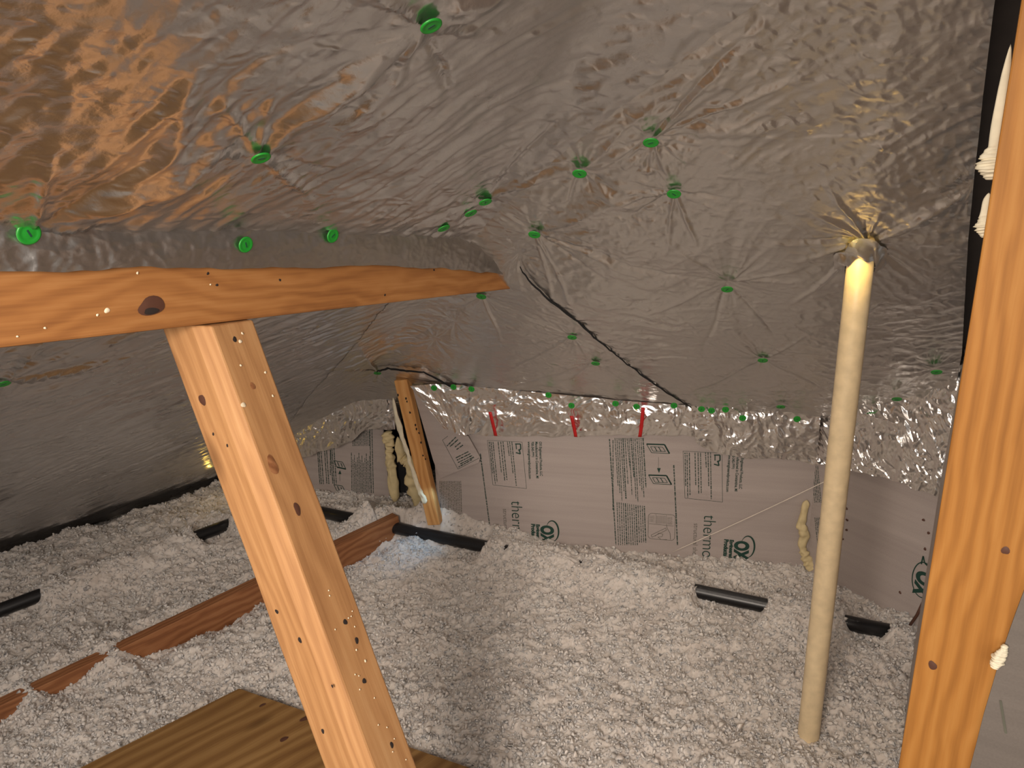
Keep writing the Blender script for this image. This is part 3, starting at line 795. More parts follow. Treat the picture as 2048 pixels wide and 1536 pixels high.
# --- right stud, vertical
stud = empty('wall_stud')
sp = at_d(1836, 1288, .86)
side_dir = unit([.83, -.60, 0])
nf = unit(np.cross([0, 0, 1.0], side_dir)); nf = nf if nf[1] < 0 else -nf
base = np.array([sp[0], sp[1], -.31]); topz = float(z_roof(sp[0], sp[1]))
o, R = beam('timber', base, [sp[0], sp[1], topz], [(0, 0), (.140, 0), (.140, .038), (0, .038)], side_dir, M['wood_stud'], stud, .002, 40, .0006, 9)
thick_dir = R[:, 2]
if thick_dir@nf > 0:
    bpy.data.objects.remove(o); o, R = beam('timber', base, [sp[0], sp[1], topz], [(0, 0), (.140, 0), (.140, -.038), (0, -.038)], side_dir, M['wood_stud'], stud, .002, 40, .0006, 9)
def stud_pt(px, py, off=0): return at_plane(px, py, nf, nf@sp+off)
for (px, py, a, b_, mt_) in ((2011, 1101, .005, .0035, 'knot'), (1865, 1331, .006, .0042, 'knot')):
    blob('knot', stud_pt(px, py, .0005), nf, (0, 0, 1), a, b_, .0006, M[mt_], stud, px)
tag(stud, 'upright orange timber stud at the picture edge beyond the ivory pipe', 'timber')

# --- sheathing beside the stud: strip behind it and a panel in front lower right
bh = stud_pt(1905, 640, -.045); 
sd2 = unit(np.array([.60, 1.0, 0])); nn2 = np.array([sd2[1], -sd2[0], 0])
pz = panel('grey_panel', sd2, -nn2, np.array([bh[0]+.040, bh[1]-.01, 0]), [(-.02, -.31), (1.02, -.31), (1.02, .55), (.75, .90), (.35, 1.24), (-.02, 1.50)], M['sheath'], .006)
tag(pz, 'grey sheathing panel seen edge-on behind the upright stud', 'panel')
f0 = stud_pt(1940, 1536, .006); f1 = stud_pt(2048, 1180, .006)
R3 = np.stack([side_dir, -nf, [0, 0, 1.0]], 1)
def uvs(px, py): p = stud_pt(px, py, .006)-f0; return float(p@side_dir), float(p[2])
fp = empty('grey_panel', f0, R3)
ol = [uvs(1895, 1690), uvs(1940, 1536), uvs(1952, 1490), uvs(1967, 1430), uvs(1985, 1370), uvs(2002, 1310), uvs(2030, 1230), uvs(2060, 1150), uvs(2200, 800), uvs(2400, 800), uvs(2400, 1690)]
n_ = len(ol); V = [(u, 0, z) for u, z in ol]+[(u, .004, z) for u, z in ol]; F = [list(range(n_)), list(range(2*n_-1, n_-1, -1))]+[[i, i+n_, (i+1) % n_+n_, (i+1) % n_] for i in range(n_)]
pb = mesh_obj('board', V, F, M['sheath_shaded'], fp)
k = Ink(); k.line(uvs(2001, 1400), uvs(2012, 1466), .0024); k.done('printed_bar', fp, M['ink_grey'])
tag(fp, 'grey panel overlapping the face of the upright stud low down', 'panel')

# --- joist (bottom chord) half buried
jo = empty('ceiling_joist')
ja = at_z(797, 1032, .072); jb = at_z(0, 1412, .030)
jd = unit(jb-ja); js = np.array([-jd[1], jd[0], 0]); js = js if js[1] > 0 else -js        # away from camera
Pj1 = jb+jd*.35
sgn = 1 if np.cross(jd, js)[2] > 0 else -1
o, R = beam('timber', ja, Pj1, [(0, 0), (.038, 0), (.038, -sgn*.14), (0, -sgn*.14)], js, M['wood_joist'], jo, .002, 30, .0006, 2)
tag(jo, 'reddish timber joist half buried in the white insulation behind the strut', 'timber')

# --- plywood walkway
pc = at_z(478, 1377, .015); pa = at_z(160, 1536, .015); pbp = at_z(940, 1536, .015)
da = unit(pa-pc); db = unit(pbp-pc)
pw = empty('plywood_board')
A_ = pc+da*1.6; B_ = pc+db*1.1; C_ = A_+db*1.1
Rp = frame(da, (0, 0, 1)); loc = [np.array([(p-pc)@Rp[:, 0], (p-pc)@Rp[:, 1]]) for p in (pc, A_, C_, B_)]
V = [(p[0], p[1], 0) for p in loc]+[(p[0], p[1], -.018) for p in loc]
o = mesh_obj('board', V, [(0, 1, 2, 3), (7, 6, 5, 4), (0, 4, 5, 1), (1, 5, 6, 2), (2, 6, 7, 3), (3, 7, 4, 0)], M['plywood'], pw); bmfix(o.data)
M4 = Matrix.Identity(4)
for i in range(3):
    for j in range(3): M4[i][j] = Rp[i][j]
    M4[i][3] = float(pc[i])
o.matrix_local = M4
for (px, py, a, b_) in ((568, 1478, .012, .006), (525, 1410, .010, .004), (610, 1437, .012, .008)):
    blob('knot', at_z(px, py, .0157), (0, 0, 1), da, a, b_, .0008, M['knot'], pw, px)
tag(pw, 'brown plywood board lying on the insulation at the bottom of the picture', 'board')

# --- slanted plank in the gap between the two back walls
pk = empty('slanted_plank')
pt0 = at_plane(803, 772, NW, NW@W1P-.055); pb0 = at_plane(858, 1010, NW, NW@W1P-.055)
dn = unit(pb0-pt0); sd = unit(np.cross(dn, NW)); sd = sd if sd[0] > 0 else -sd
wpk = .046; sgn = 1 if np.cross(dn, sd)@NW > 0 else -1
o, R = beam('timber', pt0-dn*.02, pb0+dn*.08, [(-wpk/2, 0), (wpk/2, 0), (wpk/2, sgn*.038), (-wpk/2, sgn*.038)], sd, M['wood_plank'], pk, .002, 20, .0012, 5)
def pk_pt(px, py): return at_plane(px, py, NW, NW@W1P-.0556)
for (px, py, r_) in ((812, 797, .003), (814, 803, .0024), (820, 825, .003), (831, 850, .003), (833, 858, .003), (838, 866, .0026), (842, 885, .0028), (846, 911, .0024), (851, 918, .0022), (796, 790, .003)):
    blob('stain_spot', pk_pt(px, py)+(-NW)*.0004, -NW, dn, r_*1.6, r_, .0004, M['dark'], pk, px)
blob('stain_streak', pk_pt(809, 880), -NW, dn, .045, .004, .0005, M['dark'], pk, 3)
blob('stain_streak', pk_pt(800, 838), -NW, dn, .05, .003, .0005, M['dark'], pk, 5)
tag(pk, 'short slanted plank with dark stain spots, left of the printed back wall', 'plank')
# torn sheathing flap beside the plank
fo = [(826, 780), (852, 784), (876, 820), (900, 858), (918, 868), (936, 872), (960, 915), (958, 925), (880, 957), (866, 920)]
PP = [at_plane(x_, y_, NW, NW@W1P-.020) for x_, y_ in fo]
RW = np.stack([DW, NW, [0, 0, 1.0]], 1)
fl_ = empty('sheathing_flap', W1P-NW*.020, RW)
def uvf(px, py): p = at_plane(px, py, NW, NW@W1P-.020)-(W1P-NW*.020); return float(p@DW), float(p[2])
ol = [uvf(*p) for p in fo]; n_ = len(ol)
V = [(u, 0, z) for u, z in ol]+[(u, .004, z) for u, z in ol]
mesh_obj('board', V, [list(range(n_)), list(range(2*n_-1, n_-1, -1))]+[[i, i+n_, (i+1) % n_+n_, (i+1) % n_] for i in range(n_)], M['sheath'], fl_)
k = Ink(); rnd = random.Random(3)
k.path([uvf(896, 872), uvf(885, 880), uvf(916, 938), uvf(958, 916)], .0012)
for i, (a, b_) in enumerate((((912, 874), (894, 892)), ((916, 879), (900, 893)), ((921, 885), (910, 894)), ((926, 890), (913, 899)), ((937, 903), (911, 916)), ((941, 907), (914, 920)), ((944, 911), (916, 925)), ((948, 914), (920, 928)), ((944, 919), (917, 934)))):
    k.words(uvf(*a), uvf(*b_), .004, rnd, True)
k.done('fine_print', fl_, M['ink'])
tag(fl_, 'torn grey sheathing flap with tilted fine print beside the slanted plank', 'panel')

# ------------------------------------------------------------------ spray foam
def foam(name, pts, radii, mat, label, seed=0, lump=.62):
    """lumpy bead following points"""
    V = []; F = []; n = 14; rr_ = np.random.default_rng(seed)
    pts = resample(np.array(pts), 46); rad = np.interp(np.linspace(0, 1, 46), np.linspace(0, 1, len(radii)), radii)
    for i, p in enumerate(pts):
        t_ = unit(pts[min(i+1, 45)]-pts[max(i-1, 0)]); a = unit(np.cross(t_, FWD)); b2 = np.cross(t_, a)
        for j in range(n):
            th = 2*pi*j/n
            r_ = rad[i]*(1+lump*float(fbm(np.array(i*.33+seed+.3*sin(th)), np.array(cos(th)*1.1+sin(th)*.5+3), 4, seed)))
            if i in (0, 45): r_ *= .15
            V.append(p+(a*cos(th)*r_+b2*sin(th)*r_*(.75)))
    for i in range(45):
        for j in range(n):
            k_ = (j+1) % n; F.append((i*n+j, i*n+k_, (i+1)*n+k_, (i+1)*n+j))
    F.append(tuple(range(n))[::-1]); F.append(tuple(45*n+j for j in range(n)))
    o = mesh_obj(name, V, F, mat, None, True); bmfix(o.data)
    md = o.modifiers.new('smooth', 'SUBSURF'); md.levels = 1; md.render_levels = 1
    return tag(o, label, 'foam')
g0 = lambda x_, y_, o_=.05: at_plane(x_, y_, N0, N0@W0P-o_)
foam('spray_foam', [g0(774, 862), g0(779, 885), g0(778, 905), g0(784, 940), g0(786, 970), g0(790, 1005)], [.016, .022, .015, .017, .020, .02], M['foam'], 'cream spray foam bead on the printed panel side of the small dark hole', 2)
foam('spray_foam', [g0(795, 872), g0(797, 892), g0(802, 912), g0(818, 925), g0(825, 950), g0(834, 985), g0(842, 1012)], [.018, .023, .022, .024, .030, .034, .036], M['foam'], 'cream spray foam mass between the dark hole and the slanted plank', 5)
gp = lambda x_, y_, o_=.062: at_plane(x_, y_, NW, NW@W1P-o_)
foam('spray_foam', [gp(786, 795), gp(792, 830), gp(803, 870), gp(816, 910), gp(832, 960), gp(850, 1008)], [.006, .010, .006, .007, .008, .011], M['foam_pale'], 'thin pale foam edge running down the side of the slanted plank', 8)
foam('spray_foam', [w1_pt(1614, 1000, .012), w1_pt(1608, 1022, .012), w1_pt(1602, 1045, .012), w1_pt(1609, 1075, .012), w1_pt(1604, 1095, .012), w1_pt(1612, 1115, .012), w1_pt(1624, 1140, .012)],
     [.010, .014, .017, .012, .016, .015, .016], M['foam'], 'cream spray foam bead down the wall seam beside the ivory pipe', 11)
foam('spray_foam', [stud_pt(2022, 85, -.03), stud_pt(2004, 200, -.03), stud_pt(1990, 290, -.03), stud_pt(1985, 360, -.03)], [.004, .012, .016, .006], M['foam_pale'], 'pale foam bulge behind the top of the stud', 14, .3)
foam('spray_foam', [stud_pt(1978, 385, -.03), stud_pt(1970, 430, -.03), stud_pt(1972, 475, -.03)], [.004, .011, .004], M['foam_pale'], 'small pale foam lump behind the stud, below the larger bulge', 16, .25)
foam('spray_foam', [stud_pt(2012, 1290, .012), stud_pt(2000, 1315, .012), stud_pt(1988, 1335, .012)], [.003, .007, .005], M['foam_pale'], 'crumb of pale foam on the edge of the grey panel over the stud', 18)
# black plate painting the dark inside the hole in the foam
hb = mesh_obj('shade_backing_2', [g0(788, 905, .012), g0(812, 912, .012), g0(812, 985, .012), g0(789, 985, .012), g0(788, 905, .006), g0(812, 912, .006), g0(812, 985, .006), g0(789, 985, .006)],
              [(0, 1, 2, 3), (7, 6, 5, 4), (0, 4, 5, 1), (1, 5, 6, 2), (2, 6, 7, 3), (3, 7, 4, 0)], M['void']); struct(hb)
# black gap backing beside the right end of the foil
# ------------------------------------------------------------------ pipes
def tube(name, pts, r, mat, parent=None, n=28, cap=True, hollow=0.0):
    pts = [np.array(p, float) for p in pts]; V = []; F = []
    for i, p in enumerate(pts):
        t_ = unit(pts[min(i+1, len(pts)-1)]-pts[max(i-1, 0)])
        a = unit(np.cross(t_, [0.1, .2, 1.0] if abs(t_[2]) < .9 else [1, 0, 0])); b2 = np.cross(t_, a)
        for j in range(n):
            th = 2*pi*j/n; V.append(p+(a*cos(th)+b2*sin(th))*r)
    for i in range(len(pts)-1):
        for j in range(n):
            k_ = (j+1) % n; F.append((i*n+j, i*n+k_, (i+1)*n+k_, (i+1)*n+j))
    if cap: F.append(tuple(range(n))[::-1]); F.append(tuple((len(pts)-1)*n+j for j in range(n)))
    o = mesh_obj(name, V, F, mat, parent, True); bmfix(o.data); return o
pv = np.array([.672, 1.420]); pz_top = 1.135
# ivory vent pipe: upright, passes through the foil
pipe = tube('vent_pipe', [(pv[0], pv[1], z_) for z_ in np.linspace(-.31, pz_top+.02, 12)], .0243, M['pvc'])
tag(pipe, 'upright ivory plastic vent pipe rising from the insulation into the foil', 'pipe')
# foil collar where the pipe goes through
cV = []; cn = 40; rings = 12
for i in range(rings):
    f = i/(rings-1)
    for j in range(cn):
        th = 2*pi*j/cn; r_ = .0265+.020*f**1.3+.005*f*sin(3*th+1)+.003*f*sin(7*th)
        x_ = pv[0]+r_*cos(th); y_ = pv[1]+r_*sin(th)
        z_ = float(z_roof(x_, y_))-.012-.022*(1-f)+.004*sin(5*th+f*6)
        cV.append((x_, y_, z_))
cF = [(i*cn+j, i*cn+(j+1) % cn, (i+1)*cn+(j+1) % cn, (i+1)*cn+j) for i in range(rings-1) for j in range(cn)]
col = mesh_obj('foil_collar', cV, cF, M['foil'], None, True); tag(col, 'torn foil collar round the top of the ivory pipe', 'foil collar')

def black(pa_, pb_, za, zb, label, n=14):
    a = at_z(*pa_, za); b_ = at_z(*pb_, zb)
    o = tube('black_pipe', [a*(1-t_)+b_*t_ for t_ in np.linspace(0, 1, n)], .022, M['black_pipe'])
    return tag(o, label, 'pipe')
black((640, 1024), (1800, 1268), .030, .006, 'black plastic pipe half buried in the insulation, running along the foot of the back wall')
black((-60, 1243), (465, 1046), .014, .012, 'black plastic pipe half buried in the insulation between the joist and the eave')

# ------------------------------------------------------------------ straps, string, pins, stick
def strap(a, b_, label, sag=.004):
    A2 = w1_pt(*a, .064); B2 = w1_pt(*b_, .052); V = []; F = []; w = .0055; n = 10
    for i in range(n+1):
        t_ = i/n; p = A2*(1-t_)+B2*t_-NW*sag*sin(pi*t_)+DW*.003*sin(2.2*t_)
        for s_, d_ in ((-1, 0), (1, 0), (1, .0012), (-1, .0012)): V.append(p+DW*s_*w+NW*d_)
    for i in range(n):
        for j in range(4):
            k_ = (j+1) % 4; F.append((i*4+j, i*4+k_, (i+1)*4+k_, (i+1)*4+j))
    F.append((3, 2, 1, 0)); F.append((n*4, n*4+1, n*4+2, n*4+3))
    o = mesh_obj('red_strap', V, F, M['red'], None, True); bmfix(o.data)
    return tag(o, label, 'strap', 'red straps on the bright foil strip')
strap((980, 824), (990, 872), 'red strap on the bright foil strip, first one from the slanted plank')
strap((1143, 832), (1150, 874), 'shortest red strap, middle one on the bright foil strip')
strap((1286, 815), (1278, 874), 'longest red strap on the bright foil strip, below a green cap')

s0 = w2_pt(1722, 928, .03); s1 = w1_pt(1345, 1104, .05)
st = tube('string', [s0*(1-t_)+s1*t_+np.array([0, 0, -.004*sin(pi*t_)]) for t_ in np.linspace(0, 1, 14)], .0012, M['string'], None, 6)
tag(st, 'thin pale string slanting across the printed back wall towards the ivory pipe', 'string')

# green cap nails: disc with raised rim and slotted centre, local Z = outward face
def cap_proto():
    e_ = empty('cap_nail'); n = 28; V = []; F = []
    prof_ = [(0.0, .0016), (.0045, .0018), (.006, .0014), (.0085, .0014), (.0105, .0024), (.0122, .0018), (.0126, .0006), (.0122, 0)]
    V.append((0, 0, prof_[0][1]))
    for r_, z_ in prof_[1:]:
        for j in range(n): th = 2*pi*j/n; V.append((r_*cos(th), r_*sin(th), z_))
    for j in range(n): F.append((0, 1+j, 1+(j+1) % n))
    for i in range(len(prof_)-2):
        for j in range(n): k_ = (j+1) % n; F.append((1+i*n+j, 1+(i+1)*n+j, 1+(i+1)*n+k_, 1+i*n+k_))
    F.append(tuple(1+(len(prof_)-2)*n+j for j in range(n))[::-1])
    cap = mesh_obj('cap', V, F, M['green'], e_, True); bmfix(cap.data)
    s_ = mesh_obj('staple_slot', [(-.0042, -.0009, .0021), (.0042, -.0009, .0021), (.0042, .0009, .0021), (-.0042, .0009, .0021), (-.0042, -.0009, .001), (.0042, -.0009, .001), (.0042, .0009, .001), (-.0042, .0009, .001)],
                  [(0, 1, 2, 3), (7, 6, 5, 4), (0, 4, 5, 1), (1, 5, 6, 2), (2, 6, 7, 3), (3, 7, 4, 0)], M['ink'], e_)
    return e_, [cap, s_]
proto, kids = cap_proto(); used = [False]
def cap_at(p, nrm, label, roll=0.0, sc=1.0):
    nrm = unit(nrm); x_ = unit(np.cross([cos(roll), sin(roll), .3], nrm)); y_ = np.cross(nrm, x_)
    if not used[0]: r_ = proto; used[0] = True
    else:
        r_ = proto.copy(); COL.objects.link(r_)
        for c in kids:
            d_ = c.copy(); COL.objects.link(d_); d_.parent = r_; d_.matrix_parent_inverse = Matrix.Identity(4)
    Mx = Matrix.Identity(4)
    for i in range(3):
        Mx[i][0] = float(x_[i])*sc; Mx[i][1] = float(y_[i])*sc; Mx[i][2] = float(nrm[i])*sc; Mx[i][3] = float(p[i])
    r_.matrix_world = Mx
    tag(r_, label, 'cap nail', 'green cap nails holding the foil')
ray_n = {}
labels = {
 (850, 22): 'green cap nail at the top of the picture, by a bright fold',
 (510, 286): 'green cap nail on open foil above the chord, where two bright folds meet',
 (882, 443): 'lowest green cap nail in the row of three above the chord tip',
 (935, 410): 'middle green cap nail in the row of three above the chord tip',
 (965, 384): 'topmost green cap nail in the row of three above the chord tip',
 (1161, 328): 'green cap nail between the row of three and the highest cap before the pipe',
 (1303, 262): 'green cap nail above the row of three, highest between chord tip and pipe',
 (1349, 375): 'green cap nail on open foil just below the highest cap before the pipe',
 (1070, 461): 'green cap nail with star folds just above the tip of the timber chord',
 (1455, 565): 'green cap nail amid long fan folds, halfway from chord tip to ivory pipe',
 (1526, 707): 'green cap nail with a split look, below the fan folds, beside the ivory pipe',
 (1145, 668): 'faint small green cap nail beside the slanting dark seam, the upper one',
 (1192, 720): 'faint small green cap nail beside the slanting dark seam, the lower one',
 (755, 741): 'green cap nail at the outer end of the dark slit above the slanted plank',
 (1562, 796): 'faint green cap nail just above the lower hanging foil strip',
 (1743, 803): 'green cap nail immediately beside the ivory pipe, on the stud side',
 (1793, 772): 'green cap nail midway between the ivory pipe and the stud',
 (1872, 720): 'green cap nail in the crumpled corner foil close to the stud',
 (3, 757): 'green cap nail on the picture edge, below the thick end of the chord',
 (964, 585): 'green cap nail half hidden directly under the chord tip',
 (1640, 262): ''}
def roof_normal(x, y):
    e_ = .01; gx_ = (z_roof(x+e_, y)-z_roof(x-e_, y))/(2*e_); gy_ = (z_roof(x, y+e_)-z_roof(x, y-e_))/(2*e_)
    return unit([gx_, gy_, -1])
for p, px in pins:
    if px == (1640, 262): continue
    n_ = roof_normal(p[0], p[1])
    w_ = float(wrinkle(np.array([[p[0]]]), np.array([[p[1]]]))[0, 0])
    cap_at(p+n_*(w_+{(1455, 565): .014, (1526, 707): .017, (1562, 796): .020, (1743, 803): .030, (1793, 772): .026, (1872, 720): .020}.get(px, .005)), n_, labels[px], px[0]*.7)
for px, lb in (((57, 466), 'biggest bright green cap nail, on the foil band over the chord'),
               ((491, 489), 'green cap nail on the foil band, directly above the strut head'),
               ((665, 471), 'green cap nail on the foil band, between the strut and the chord tip')):
    cap_at(v_pt(*px, .018), unit(VN+np.array([0, 0, -.25])), lb, px[0], 1.0 if px[0] > 100 else 1.12)
strip = [((1097, 790), 'between the two shorter red straps'), ((1143, 811), 'directly above the shortest red strap'),
         ((1231, 807), 'just before the one touching the longest red strap'), ((1273, 813), 'touching the top of the longest red strap'),
         ((1348, 811), 'between the longest red strap and the close row'), ((1403, 818), 'first of the close row below the seam foot'), ((1423, 821), 'middle of the close row below the seam foot'),
         ((1451, 819), 'last of the close row below the seam foot'), ((1485, 836), 'on the lower strip, just past the close row'), ((1594, 838), 'at the pipe end of the lower strip'),
         ((868, 776), 'next to the slanted plank'), ((907, 774), 'second one from the slanted plank'), ((943, 778), 'third one from the slanted plank')]
for px, lb in strip:
    cap_at(w1_pt(*px, .078), unit(-NW+np.array([0, 0, -.15])), 'green cap nail on wall foil, '+lb, px[0], .82)

# dark stick by the foot of the stud
sa = w2_pt(1846, 1205, .06); sb = at_z(1816, 1256, .02)
stk = tube('twig', [sa, (sa+sb)/2+np.array([.004, 0, 0]), sb], .004, M['knot'], None, 8); tag(stk, 'thin dark stick poking from the insulation beside the stud', 'stick')
# nail tips through the right wall
nl = ['close to the stud, highest of three in the grey wall', 'close to the stud, middle one of three in the grey wall', 'close to the stud, lowest of three in the grey wall', 'alone, low on the grey wall above the insulation', 'hard against the ivory pipe, first from the top', 'hard against the ivory pipe, second from the top', 'hard against the ivory pipe, third from the top', 'hard against the ivory pipe, lowest']
for i, (px, py) in enumerate(((1847, 1040), (1857, 1066), (1850, 1098), (1800, 1185), (1693, 1017), (1694, 1040), (1693, 1060), (1685, 1078))):
    c = w2_pt(px, py, .001)
    o = blob('nail_tip', (W2P*0+c), -N2, (0, 0, 1), .0042, .0042, .003, M['knot'], None, i)
    tag(o, 'dark nail tip '+nl[i], 'nail', 'nail tips in the right wall')

# dark slit edges: seam gap of the sheets
def slit(pts_px, w, label, lift=.014):
    P_ = [hit_roof(*p) for p in pts_px]; P_ = resample(np.array(P_), 30); V = []; F = []
    for i, p in enumerate(P_):
        t_ = unit(P_[min(i+1, 29)]-P_[max(i-1, 0)]); n_ = roof_normal(p[0], p[1]); s_ = unit(np.cross(t_, n_))
        ww = w*sin(pi*(i+.3)/29.6)**.6 if 0 < i < 29 else w*.1
        wr = float(wrinkle(np.array([[p[0]]]), np.array([[p[1]]]))[0, 0])
        b0 = p+n_*(wr+lift)
        for a_, c_ in ((-ww, 0), (ww, 0), (ww, -.004), (-ww, -.004)): V.append(b0+s_*a_+n_*c_)
    for i in range(29):
        for j in range(4): k_ = (j+1) % 4; F.append((i*4+j, i*4+k_, (i+1)*4+k_, (i+1)*4+j))
    o = mesh_obj('foil_tear', V, F, M['void']); bmfix(o.data)
    return tag(o, label, 'tear')
slit([(1042, 520), (1062, 548), (1100, 580), (1150, 622), (1200, 668), (1240, 700)], .0017, 'dark open edge of the foil seam running down from the chord tip', .010)
slit([(1240, 702), (1290, 740), (1340, 775), (1384, 802)], .0012, 'thin lower part of the dark foil seam, ending at the bright strip', .010)
slit([(752, 733), (780, 729), (810, 731), (850, 733)], .0042, 'dark slit in the foil above the slanted plank', .010)
slit([(848, 732), (880, 748), (905, 762), (924, 771)], .0036, 'dark slit slanting down above the short foil strip', .010)

# ------------------------------------------------------------------ blown insulation
def z_ins(x, y):
    z = .020*fbm(x*2.3, y*2.3, 3, 2)+.012*perlin(x*7, y*7, 8)-.004
    # drift against the left part of the back wall
    dw = 2.286-.235*x-.972*y
    z += .050*np.exp(-((x+.40)/.36)**2-((y-2.47)/.24)**2)
    z += .075*np.exp(-((x+.30)/.27)**2)*np.exp(-(np.minimum(dw, .3)/.05)**2)*(dw > -.5)
    z += .034*np.exp(-((x+.33)/.10)**2-((y-2.41)/.07)**2)
    z += .012*np.exp(-(np.hypot(x-.672, y-1.42)/.05)**2)
    se = (x+1.925)*0.642-(y-2.484)*0.767                       # falls away towards the left eave
    z += -.14*np.clip((.075+.03*perlin(x*7, y*7, 44)-se)/.09, 0, 1)
    # flat near the plywood
    s1_ = (x-pc[0])*(-da[1])+(y-pc[1])*da[0]; 
    u_ = (x-pc[0]); v_ = (y-pc[1])
    det = da[0]*db[1]-da[1]*db[0]; ca_ = (u_*db[1]-v_*db[0])/det; cb_ = (da[0]*v_-da[1]*u_)/det
    ins = np.minimum(ca_, cb_)
    f = np.clip((ins+.02+.02*perlin(x*9, y*9, 31))/.03, 0, 1)
    z = z*(1-f)-.05*f
    # hollow along the near face of the joist
    dj = (x-ja[0])*(-js[0])+(y-ja[1])*(-js[1]); aj = (x-ja[0])*jd[0]+(y-ja[1])*jd[1]
    z += -(.008+.085*np.exp(-((aj-.08)/.15)**2)+.03*np.exp(-((aj-.75)/.22)**2))*np.exp(-((dj-.01)/.05)**2)*(aj > -.02)*(1+1.1*perlin(x*6, y*6, 12))
    z += .036*np.exp(-((dj+.10)/.07)**2)*(aj > .06)
    for mp_, ms_, mh_ in (((228, 1325), .055, .045), ((62, 1400), .03, .040)):
        mq = at_z(*mp_, 0); ma_ = (mq[0]-ja[0])*jd[0]+(mq[1]-ja[1])*jd[1]
        z += mh_*np.exp(-((aj-ma_)/ms_)**2)*np.exp(-((dj-.0)/.07)**2)
    # troughs that uncover the black pipes
    for a, b_, za_, zb_, spans in (((640, 1024), (1800, 1268), .030, .006, ((.0, .085), (.125, .30), (.325, .335), (.645, .775), (.90, .985))), ((-60, 1243), (465, 1046), .014, .012, ((.0, .27), (.84, .985)))):
        A3 = at_z(*a, za_); B3 = at_z(*b_, zb_); pxs = b_[0]-a[0]; d_ = B3-A3; Lg = np.hypot(d_[0], d_[1]); d_ = d_/Lg
        s_ = (x-A3[0])*d_[0]+(y-A3[1])*d_[1]; q_ = (x-A3[0])*d_[1]*-1+(y-A3[1])*d_[0]; q_ = np.where(d_[0] > 0, q_, -q_)
        w = 0
        for (s0_, s1__) in spans:
            # convert picture fraction to distance along the pipe
            def along(fr):
                p_ = at_z(a[0]+(b_[0]-a[0])*fr, a[1]+(b_[1]-a[1])*fr, 0); return (p_[0]-A3[0])*d_[0]+(p_[1]-A3[1])*d_[1]
            l0, l1 = along(s0_), along(s1__)
            w = np.maximum(w, np.clip((s_-l0)/.03, 0, 1)*np.clip((l1-s_)/.03, 0, 1))
        zt = za_+(zb_-za_)*np.clip(s_/Lg, 0, 1)+.022
        bury = np.maximum(0, zt+.009+.010*perlin(s_*11, q_*11, 5)-z)*np.exp(-(np.maximum(np.abs(q_)-.012, 0)/.075)**2)*(s_ > -.03)*(s_ < Lg+.03)
        cut = -.018*np.exp(-((q_+.035)/.035)**2)
        z = z+bury*(1-w)+w*(cut+np.clip(zt-.03-z, -.06, .06)*np.exp(-(q_/.05)**2)*.8)
    return z
def fluffy(x, y):
    r = z_ins(x, y)
    wx = x+.012*perlin(x*30, y*30, 51); wy = y+.012*perlin(x*30, y*30, 53)
    r = r+.010*(np.abs(perlin(wx*17, wy*17, 13))*2-.6)+.0048*(np.abs(perlin(wx*44, wy*44, 14))*2-.5)+.0030*(np.abs(perlin(wx*95, wy*95, 15))*2-.5)+.0012*perlin(wx*210, wy*210, 16)
    return r
# grid denser near the camera's view: parametrised in plan
nx, ny = 1150, 1000
gx, gy = np.meshgrid(np.linspace(-2.75, 1.75, nx), np.linspace(.75, 3.45, ny), indexing='ij')
gz = fluffy(gx, gy)
ins = grid_obj('insulation', np.stack([gx, gy, gz], -1), M['fluff'], None, True)
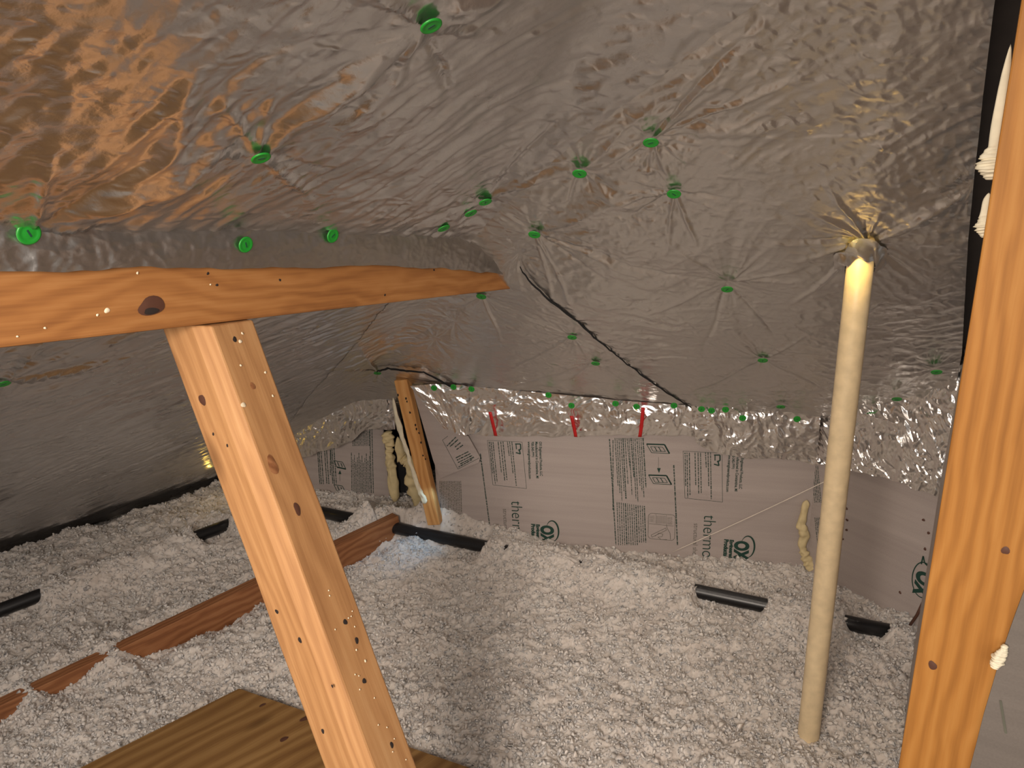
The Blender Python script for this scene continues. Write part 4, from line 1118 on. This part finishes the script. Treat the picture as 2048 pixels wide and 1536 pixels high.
# loose tufts: crumpled scraps of fibre scattered over the surface
def tufts(n_t, region, rmin, rmax, seed, sink=.05):
    r_ = np.random.default_rng(seed)
    ico_v = []; ph = (1+5**.5)/2
    for a in (-1, 1):
        for b2 in (-ph, ph): ico_v += [(0, a, b2), (a, b2, 0), (b2, 0, a)]
    ico_v = np.array(ico_v)/np.sqrt(1+ph*ph)
    ico_f = []
    for i in range(12):
        for j in range(i+1, 12):
            for k2 in range(j+1, 12):
                d1 = np.linalg.norm(ico_v[i]-ico_v[j]); d2 = np.linalg.norm(ico_v[j]-ico_v[k2]); d3 = np.linalg.norm(ico_v[i]-ico_v[k2])
                if max(d1, d2, d3) < 1.1: ico_f.append((i, j, k2))
    ico_f = np.array(ico_f)
    for q_ in range(len(ico_f)):                                      # wind every face outward
        a, b2, c = ico_v[ico_f[q_]]
        if np.cross(b2-a, c-a)@(a+b2+c) < 0: ico_f[q_] = ico_f[q_][::-1]
    x, y = region(r_, n_t); n_t = len(x)
    base = fluffy(x, y)
    R_ = rmin+(rmax-rmin)*r_.random(n_t)**2.0
    Vs = ico_v[None]*(R_[:, None, None])*(.35+1.25*r_.random((n_t, 12, 1))**1.8)*(1+.35*r_.standard_normal((n_t, 1, 3)).clip(-1.5, 1.5))
    Vs = Vs+np.stack([x, y, base+R_*sink], 1)[:, None]
    Fs = (ico_f[None]+(np.arange(n_t)*12)[:, None, None]).reshape(-1, 3)
    return Vs.reshape(-1, 3), Fs
plane_ok = lambda x, y: np.ones_like(x, bool)
def region_main(r_, n_t):
    # uniform in plan, thinned with distance and kept off the plywood
    x = r_.uniform(-2.4, 1.5, n_t*2); y = r_.uniform(1.15, 3.2, n_t*2)
    keep = r_.random(len(x)) < np.clip(1.9/(y*y), .12, 1)*1.3
    keep &= (0.235*x+.972*y < 2.30) | (x < -.25)
    u_ = (x-pc[0]); v_ = (y-pc[1]); det = da[0]*db[1]-da[1]*db[0]
    ins_ = np.minimum((u_*db[1]-v_*db[0])/det, (da[0]*v_-da[1]*u_)/det); keep &= ins_ < .012
    keep &= np.hypot(x-pv[0], y-pv[1]) > .023
    return x[keep], y[keep]
V1, F1 = tufts(90000, region_main, .0016, .0075, 1)
lf = np_mesh('loose_fibre', V1, F1, M['fluff'], ins, True); lf['kind'] = 'stuff'
tag(ins, 'fluffy white blown fibre insulation covering the attic floor', 'insulation', None, 'stuff')
